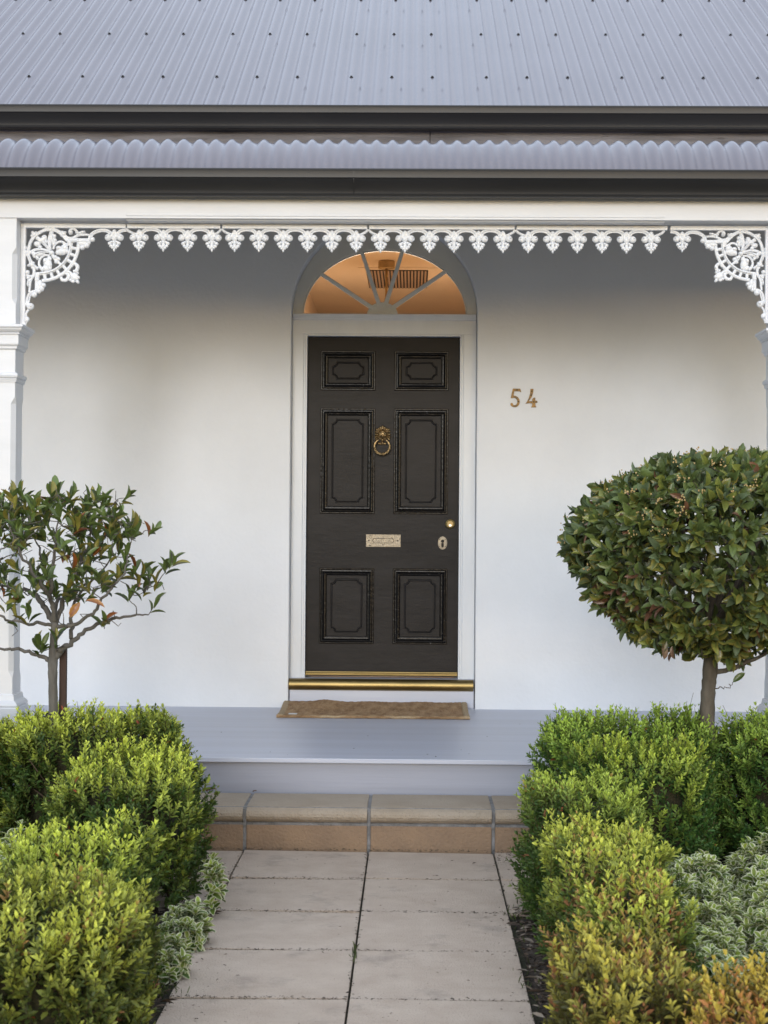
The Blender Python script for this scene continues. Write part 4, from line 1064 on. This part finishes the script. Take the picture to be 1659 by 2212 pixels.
# ------------------------------------------------------------------ trees
def grow(skel, targets, rng, r_tip=.0018):
    """connect every target to the nearest existing joint with a bent twig; returns twig polylines"""
    nodes = [np.array(p) for pl_ in skel for p in pl_]; out = []
    order = sorted(range(len(targets)), key=lambda i: min(np.linalg.norm(targets[i] - q) for q in nodes))
    for i in order:
        t = targets[i]; arr = np.array(nodes); d = np.linalg.norm(arr - t, axis=1) + .35 * np.maximum(0, arr[:, 2] - t[2])
        j = int(np.argmin(d)); a = arr[j]; L = np.linalg.norm(t - a)
        if L < .01: continue
        m1 = a + (t - a) * .4 + rng.standard_normal(3) * L * .09 - np.array([0, 0, L * .05]); m2 = a + (t - a) * .75 + rng.standard_normal(3) * L * .07
        sp = [np.array(v) for v in spline([tuple(a), tuple(m1), tuple(m2), tuple(t)], 3)]
        out.append(sp); nodes += sp[2:]
    return out

def leaf_tree(name, loc, lab, limbs, targets, seed, leaf_n, leafL, colf, bark, updir, rdir, spread, trunk_r):
    rng = np.random.default_rng(seed); root = empty(name, loc, lab, 'tree', 'standard bay trees in the garden beds')
    b = MB(); skel = []
    pts, rr = limbs[0]; sp = [np.array(v) for v in spline(pts, 5)]
    b.tube(sp, [float(np.interp(i / (len(sp) - 1), np.linspace(0, 1, len(rr)), rr)) * (1 + .06 * sin(i * 2.1)) for i in range(len(sp))], 14)
    b.build('trunk', M[bark], root, smooth=True)
    b = MB()
    for pts, rr in limbs[1:]:
        sp = [np.array(v) for v in spline(pts, 5)]
        for q_ in sp[3:-1]: q_ += rng.standard_normal(3) * np.array([.0035, .006, .0035])
        skel.append(sp)
        b.tube(sp, [float(np.interp(i / (len(sp) - 1), np.linspace(0, 1, len(rr)), rr)) for i in range(len(sp))], 8)
    tw = grow(skel, targets, rng); bare = []
    if len(targets) < 400:      # bare, crooked twiglets among the limbs
        seg = [(sp[i], sp[i + 1]) for sp in tw + skel for i in range(2, len(sp) - 1)]
        for k in range(150):
            a, c_ = seg[rng.integers(len(seg))]; d = nrmz(rng.standard_normal(3) + np.array([0, 0, .8])); L = rng.uniform(.03, .10)
            m1 = a + d * L * .4 + rng.standard_normal(3) * .008; m2 = a + d * L * .7 + rng.standard_normal(3) * .012; bare.append([a, m1, m2, a + d * L + rng.standard_normal(3) * .012])
        for sp in bare: b.tube(sp, [.0024, .002, .0017, .0015], 5)
    for sp in tw:
        L = sum(np.linalg.norm(sp[i + 1] - sp[i]) for i in range(len(sp) - 1)); r0_ = min(.0055, .0016 + L * .012)
        b.tube(sp, [r0_ + (.0013 - r0_) * i / (len(sp) - 1) for i in range(len(sp))], 5)
    b.build('branches', M[bark], root, smooth=True)
    lv = Leaves()
    P, D, Nn, Ls, cA, cB = [], [], [], [], [], []
    for sp in tw:
        tip = sp[-1]; ax = nrmz(sp[-1] - sp[-3]); ax = nrmz(ax * .5 + updir + rdir * nrmz(tip - np.array([loc[0], loc[1], tip[2]])) + rng.standard_normal(3) * .25)
        k = rng.integers(leaf_n[0], leaf_n[1] + 1)
        s0 = nrmz(np.cross(ax, rng.standard_normal(3))); t0 = np.cross(ax, s0)
        for i in range(k):
            a = i * 2.4 + rng.uniform(-.3, .3); f_ = i / max(1, k - 1)
            th = R(spread[0]) + (R(spread[1]) - R(spread[0])) * (1 - f_) + rng.uniform(-.2, .2)
            d = ax * cos(th) + (s0 * cos(a) + t0 * sin(a)) * sin(th)
            P.append(tip - ax * .035 * (1 - f_) + rng.standard_normal(3) * .003); D.append(d); Nn.append(ax - d * d.dot(ax) + rng.standard_normal(3) * .15)
            Ls.append(leafL * rng.uniform(.65, 1.15)); ca, cb = colf(rng, tip); cA.append(ca); cB.append(cb)
    P, D, Nn, Ls = map(np.array, (P, D, Nn, Ls))
    lv.leaves(TB, P, D, Nn, Ls, Ls * rng.uniform(.26, .37, len(Ls)) * (1.25 if len(targets) > 400 else 1.0), np.array(cA), np.array(cB))
    lv.build('crown', M['bay_leaf'], root)
    return root, lv

# left: sparse, open crown
TY = -2.80
def q1(x, y, dy=0): p = at(x * .32, 995.4 + y * .32, TY + dy); return (p.x, p.y, p.z)
lt = at(118, 1560, TY)
limbs = [([(lt.x, TY, -.01), (lt.x + .002, TY, .35), q1(358, 1560), q1(356, 1380), q1(362, 1230), q1(370, 1090)], [.024, .021, .019, .021, .017, .015]),
    ([q1(350, 1360), q1(310, 1340), q1(240, 1300), q1(120, 1275, -.03), q1(-20, 1262, -.05), q1(-180, 1200, -.06)], [.010, .009, .008, .007, .005, .003]),
    ([q1(375, 1330), q1(410, 1275), q1(475, 1235, .02), q1(560, 1160, .05), q1(680, 1100, .08), q1(790, 1060, .1), q1(900, 1042, .1), q1(1000, 1040, .1)], [.014, .013, .011, .009, .008, .0065, .005, .003]),
    ([q1(380, 1120), q1(450, 1115, -.02), q1(530, 1095, -.04), q1(640, 1015, -.08), q1(700, 920, -.1), q1(780, 830, -.12), q1(840, 760, -.12), q1(860, 640, -.12)], [.009, .0085, .008, .007, .006, .005, .004, .003]),
    ([q1(365, 1090), q1(310, 1010, .03), q1(250, 930, .08), q1(190, 880, .12), q1(80, 850, .15), q1(-40, 830, .15), q1(-150, 760, .15)], [.013, .012, .011, .009, .007, .005, .003]),
    ([q1(370, 1090), q1(350, 960, -.05), q1(345, 800, -.10), q1(365, 620, -.12), q1(390, 420, -.14)], [.012, .010, .008, .006, .003]),
    ([q1(375, 1090), q1(430, 940, .06), q1(500, 780, .10), q1(580, 600, .12), q1(620, 430, .12)], [.012, .0105, .009, .006, .003]),
    ([q1(360, 1110), q1(260, 1095, -.05), q1(150, 1090, -.1), q1(20, 1060, -.15), q1(-120, 980, -.18)], [.008, .007, .006, .005, .003]),
    ([q1(480, 1200, .03), q1(480, 1060, .08), q1(520, 930, .14), q1(640, 790, .2), q1(780, 640, .22)], [.009, .008, .0065, .005, .003]),
    ([q1(365, 1000), q1(300, 860, -.15), q1(180, 700, -.22), q1(90, 520, -.24), q1(60, 360, -.24)], [.009, .008, .006, .0045, .003]),
    ([q1(365, 1050), q1(380, 900, .18), q1(300, 700, .24), q1(230, 520, .26)], [.009, .008, .006, .003])]
rng = np.random.default_rng(3); tg_ = []
while len(tg_) < 170:
    x, y = rng.uniform(-420, 960), rng.uniform(190, 960)
    cx_, hw_ = 280, 690
    e = ((x - 270) / 700) ** 2 + ((y - 640) / 430) ** 2
    if e > 1: continue
    if y < 300 and x > 800: continue
    if rng.random() > (1.0 if y < 560 else .50): continue
    tg_.append(np.array(q1(x, y, rng.uniform(-.32, .32) * math.sqrt(max(0, 1 - e * .7)))))
for x, y, d in ((650, 240, 0), (640, 260, -.1), (850, 250, .05), (690, 300, 0), (400, 290, -.1), (270, 300, 0), (1030, 480, 0), (1170, 690, .02), (1120, 720, .1), (1000, 800, .1), (980, 880, .12), (1060, 830, .1), (930, 850, .05),
                (1040, 980, .1), (960, 760, .05), (880, 900, .1), (700, 1090, .05), (270, 1240, -.03), (280, 1270, -.03), (60, 980, 0), (110, 1060, -.1), (190, 1050, -.1), (900, 500, -.05), (740, 640, -.1), (80, 250, 0), (20, 300, .1), (60, 360, 0), (880, 430, 0), (460, 640, -.12), (380, 1210, -.03)):
    tg_.append(np.array(q1(x, y, d)))
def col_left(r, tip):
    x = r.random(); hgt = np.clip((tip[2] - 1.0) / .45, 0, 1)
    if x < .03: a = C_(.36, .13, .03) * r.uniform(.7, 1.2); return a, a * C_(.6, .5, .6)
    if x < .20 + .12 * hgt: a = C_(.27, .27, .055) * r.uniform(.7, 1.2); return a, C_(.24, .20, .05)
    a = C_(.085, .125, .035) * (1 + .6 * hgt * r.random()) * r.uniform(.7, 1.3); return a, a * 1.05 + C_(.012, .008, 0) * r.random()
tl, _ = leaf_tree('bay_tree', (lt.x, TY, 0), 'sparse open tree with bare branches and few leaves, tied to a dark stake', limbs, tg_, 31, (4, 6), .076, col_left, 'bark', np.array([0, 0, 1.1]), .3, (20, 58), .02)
# the two orange leaves that hang under the crown
lv = Leaves(); pa = [np.array(q1(540, 955, -.12)), np.array(q1(575, 945, -.12))]
lv.leaves(TB, np.array(pa), np.array([[-.55, -.1, -.85], [.95, -.1, -.28]]), np.array([[0, -1., .1], [0, -.6, .8]]), np.array([.075, .088]), np.array([.033, .026]), np.array([C_(.26, .10, .05), C_(.24, .10, .06)]), np.array([C_(.48, .24, .05), C_(.46, .22, .05)]))
lv.build('orange_leaves', M['bay_leaf'], tl)

st = at(136, 1480, TY + .05)
stake = empty('tree_stake', (st.x, TY + .05, 0), 'dark brown stake standing close behind the trunk of the sparse left tree', 'stake')
zt_ = at(136, 1400, TY + .05).z; b = MB(); b.box(st.x - .0145, st.x + .0145, TY + .040, TY + .066, -.05, zt_); b.build('stake_post', M['stake'], stake, bevel=.002)
b = MB(); zt2 = at(130, 1548, TY).z
for dz in (0, .008):
    pts = [(lt.x + .012 + .052 * cos(2 * pi * k / 20), TY + .02 + .050 * sin(2 * pi * k / 20), zt2 + dz + .003 * sin(k)) for k in range(21)]; b.tube(pts, .003, 6)
b.tube([(lt.x - .022, TY - .02, zt2), (lt.x - .045, TY - .03, zt2 + .004)], .0028, 6); b.build('tie', M['rubber'], stake, smooth=True)

# right: dense clipped ball
TY2 = -2.76; s2 = F_PX / (TY2 - CAM.y)
cc = at(1562, 1178, TY2); rx, rz = 332 / s2, 190 / s2
rt = at(1527, 1560, TY2); tk = at(1535, 1430, TY2)
rng = np.random.default_rng(5); tg2 = []
def ball_pt(r_):
    d = nrmz(rng.standard_normal(3)); p_ = 2.1
    q = d / ((abs(d[0]) ** p_ + abs(d[1]) ** p_ + abs(d[2]) ** p_) ** (1 / p_))
    lump = 1 + .035 * float(vnoise(q[None] * 1.0, 4.5, 9)[0])
    if q[2] < 0: q = q * np.array([1 - .08 * abs(q[2]), 1 - .08 * abs(q[2]), 1.27])
    return np.array([cc.x, TY2, cc.z]) + q * np.array([rx, rx * .95, rz]) * r_ * lump
while len(tg2) < 1300: tg2.append(ball_pt(rng.uniform(.88, .985)))
while len(tg2) < 1700: tg2.append(ball_pt(rng.uniform(.60, .88)))
def W(dx, dy, dz): return (cc.x + dx, TY2 + dy, cc.z + dz)
top = (tk.x, TY2, tk.z)
limbs2 = [([(rt.x - .012, TY2, -.01), (rt.x - .004, TY2, .40), tuple(at(1528, 1530, TY2)), tuple(at(1531, 1480, TY2)), top, (tk.x + .01, TY2, cc.z - .15)], [.040, .036, .031, .030, .032, .022])]
for a, rr_, zz in ((0, .42, .1), (50, .40, -.05), (105, .42, .12), (160, .44, 0), (200, .40, .15), (250, .42, -.04), (300, .44, .1), (340, .4, -.12), (80, .2, .28), (190, .18, .3), (300, .2, .28), (20, .3, .22), (230, .3, .22)):
    x, y = rr_ * cos(R(a)), rr_ * sin(R(a))
    limbs2.append(([(tk.x, TY2, cc.z - .33), (tk.x + x * .3, TY2 + y * .3, cc.z - .24 + zz * .1), (tk.x + x * .7, TY2 + y * .7, cc.z - .12 + zz * .5), W(x, y, zz)], [.014, .012, .008, .003]))
p0 = at(1545, 1452, TY2); limbs2.append(([tuple(p0), tuple(at(1580, 1445, TY2 - .03)), tuple(at(1625, 1425, TY2 - .05)), tuple(at(1680, 1400, TY2))], [.011, .010, .008, .006]))
limbs2.append(([tuple(at(1538, 1488, TY2)), tuple(at(1560, 1486, TY2 - .04)), tuple(at(1575, 1482, TY2 - .05)), tuple(at(1583, 1474, TY2 - .05))], [.003, .002, .0018, .0015]))
def col_right(r, tip):
    x = r.random(); low = np.clip((cc.z - .02 - tip[2]) / .25, 0, 1); hi = np.clip((tip[2] - cc.z) / .35, 0, 1)
    brown = tip[0] < cc.x - .30 and tip[2] < cc.z - .10 and tip[0] > cc.x - .52 and tip[2] > cc.z - .32
    if brown and x < .16: a = C_(.17, .085, .055) * r.uniform(.7, 1.2); return a, a * .9
    if x < .015 + .025 * low: a = C_(.20, .10, .06) * r.uniform(.6, 1.2); return a, a
    a = C_(.105, .145, .045) * r.uniform(.5, 1.4)
    if r.random() < .3: a = C_(.110, .150, .080) * r.uniform(.8, 1.3)
    if x < .16 + .05 * low: a = C_(.20, .23, .055) * r.uniform(.7, 1.2)
    e = a * 1.1
    if r.random() < .14 + .35 * low: e = C_(.30, .26, .06) * r.uniform(.5, 1.1)
    return a, e
tr, _ = leaf_tree('bay_tree', (rt.x, TY2, 0), 'dense tree clipped to a round ball of glossy leaves on a bare trunk', limbs2, tg2, 33, (5, 7), .071, col_right, 'bark_dark', np.array([0, 0, .2]), .85, (18, 68), .03)
b = MB(); rs = random.Random(4)
for k in range(150):
    while True:
        p = ball_pt(1.02)
        if p[2] > cc.z + rs.uniform(-.12, .22): break
    for j in range(7):
        q = p + rng.standard_normal(3) * .010; r_ = rs.uniform(.0025, .0045); b.ball(q, r_, r_, r_, seg=5, rings=4)
b.build('flower_buds', M['flower'], tr)
lv = Leaves(); pp = [at(1583, 1474, TY2 - .05), at(1432, 1390, TY2 - .3), at(1452, 1395, TY2 - .28), at(1440, 1385, TY2 - .3)]
lv.leaves(TB, np.array([tuple(p) for p in pp]), np.array([[.75, 0, .6], [.1, 0, -1.], [.15, 0, -1.], [-.3, 0, -.9]]), np.array([[-.3, -1., .3], [.3, -1, 0], [-.6, -.8, 0], [0, -1, 0]]), np.array([.065, .065, .055, .05]), np.array([.026, .028, .018, .02]),
          np.array([C_(.07, .11, .03), C_(.2, .13, .085), C_(.17, .10, .07), C_(.10, .10, .04)]), np.array([C_(.08, .12, .03), C_(.17, .11, .08), C_(.15, .09, .06), C_(.1, .09, .04)]))
lv.build('hanging_leaves', M['bay_leaf'], tr)

# ------------------------------------------------------------------ litter
def chips(name, n, regions, seed, lab=None, cat=None, kind='stuff', size=(.006, .03), cols=None, zf=None):
    rng = np.random.default_rng(seed); lv = Leaves(); P = []
    for (x0, x1, y0, y1, z, wgt) in regions:
        k = int(n * wgt); P.append(np.stack([rng.uniform(x0, x1, k), rng.uniform(y0, y1, k), z + rng.uniform(0, .008, k)], 1))
    P = np.concatenate(P); k = len(P); a = rng.uniform(0, 2 * pi, k)
    D = np.stack([np.cos(a), np.sin(a), rng.uniform(-.25, .3, k)], 1); L = rng.uniform(*size, k) * rng.uniform(.5, 1.5, k)
    N = np.tile([0, 0, 1.], (k, 1)) + rng.standard_normal((k, 3)) * .35
    ci = rng.integers(0, len(cols), k); c = np.array(cols)[ci] * rng.uniform(.6, 1.3, (k, 1))
    lv.leaves(TS, P, D, N, L, L * rng.uniform(.15, .4, k), c, c)
    return tag(lv.build(name, M['chips'], None), lab, cat, kind=kind)
BR = [(.10, .07, .05), (.05, .035, .025), (.16, .12, .09), (.20, .17, .14), (.03, .022, .018)]
chips('mulch', 9000, [(.55, .85, -6.2, -3.5, .004, .30), (-.85, -.56, -6, -3.6, .004, .22), (.95, 2.1, -5.9, -4.2, .006, .38), (-2, -1, -5.5, -3.2, .006, .1)], 91, 'dark bark mulch covering the garden beds', 'mulch', cols=BR, size=(.012, .045))
chips('dirt_crumbs', 520, [(.545, .68, -2.72, -2.5, .002, .22), (-.9, -.56, -3.1, -2.5, .002, .2), (.56, .66, -3.3, -2.75, .002, .12), (-.54, .53, -5.5, -2.5, .002, .22), (-.55, -.40, -5.5, -4.2, .002, .12), (.42, .55, -5.2, -3.5, .002, .12)], 92,
      'dark crumbs of soil and bark scattered on the slabs', 'dirt', cols=[(.03, .02, .015), (.05, .035, .025)], size=(.004, .013))
jr = [(PX0 - .55, PX0 + 3 * PW_, PY0 - .012, PY0 + .01, .002, .12)]
for k in range(1, 7): jr.append((PX0, PX0 + 2 * PW_, PY0 - k * PW_ - .007, PY0 - k * PW_ + .007, -.004, .07))
for k in range(3): jr.append((PX0 + k * PW_ - .008, PX0 + k * PW_ + .008, -6, PY0, -.004, .12))
chips('joint_dirt', 5200, jr, 93, 'dark dirt and moss lying in the joints between the slabs', 'dirt', cols=[(.03, .026, .018), (.045, .04, .022), (.02, .017, .014)], size=(.004, .012))
# grass and moss tufts in the joints
rng = np.random.default_rng(8); lv = Leaves(); P = []
for (x, y, n_t, sx, sy) in ((-.010, -4.15, 26, .004, .05), (-.01, -5.0, 14, .004, .03), (.05, -5.2, 20, .06, .005), (.545, -4.6, 30, .02, .3), (.66, -5.0, 90, .07, .4), (.56, -3.65, 30, .03, .1),
                            (-.58, -4.62, 60, .03, .05), (-.62, -5.2, 60, .04, .3), (1.25, -4.45, 120, .15, .10), (1.4, -4.8, 50, .15, .2)):
    P.append(np.stack([x + rng.standard_normal(n_t) * sx, y + rng.standard_normal(n_t) * sy, np.full(n_t, .0)], 1))
P = np.concatenate(P); k = len(P)
D = np.stack([rng.standard_normal(k) * .5, rng.standard_normal(k) * .5, np.ones(k)], 1); L = rng.uniform(.010, .035, k)
c = np.tile(C_(.06, .085, .02), (k, 1)) * rng.uniform(.5, 1.6, (k, 1)); lv.leaves(TS, P, D, rng.standard_normal((k, 3)), L, L * .12, c, c)
tag(lv.build('grass_tufts', M['leaf'], None), 'small grass and moss tufts growing in the slab joints and bed edges', 'grass', kind='stuff')
chips('deck_crumbs', 26, [(-1.1, 1.0, -2.0, -.6, FL + .001, .6), (-.9, .5, -2.04, -1.9, FL + .001, .4)], 94, 'few crumbs of soil and leaf on the grey verandah floor', 'dirt', cols=[(.05, .035, .025)], size=(.004, .010))
# two dry leaves on the step
for (px, py, lab, L_) in ((693, 1713, 'curled dry leaf lying on the coping by the left hedge', .05), (0, 0, None, 0)):
    if not L_: continue
dl1 = at(456, 1713, -2.10); dl2 = at(550, 1713, -2.10)
for p, L_, lab in ((dl1, .055, 'curled dry leaf on the stone coping, next to the left hedge'), (dl2, .022, 'tiny dry leaf on the stone coping above a mortar joint')):
    lv = Leaves(); lv.leaves(TB, np.array([(p.x - L_ / 2, -2.085, .190)] * 2), np.array([[1, .1, .18], [.8, -.3, .5]]), np.array([[0, -.5, 1.], [0, -1, .4]]), np.array([L_, L_ * .6]), np.array([L_ * .4, L_ * .25]), np.array([C_(.13, .08, .05)] * 2), np.array([C_(.10, .06, .04)] * 2))
    tag(lv.build('dry_leaf', M['chips'], None), lab, 'leaf')
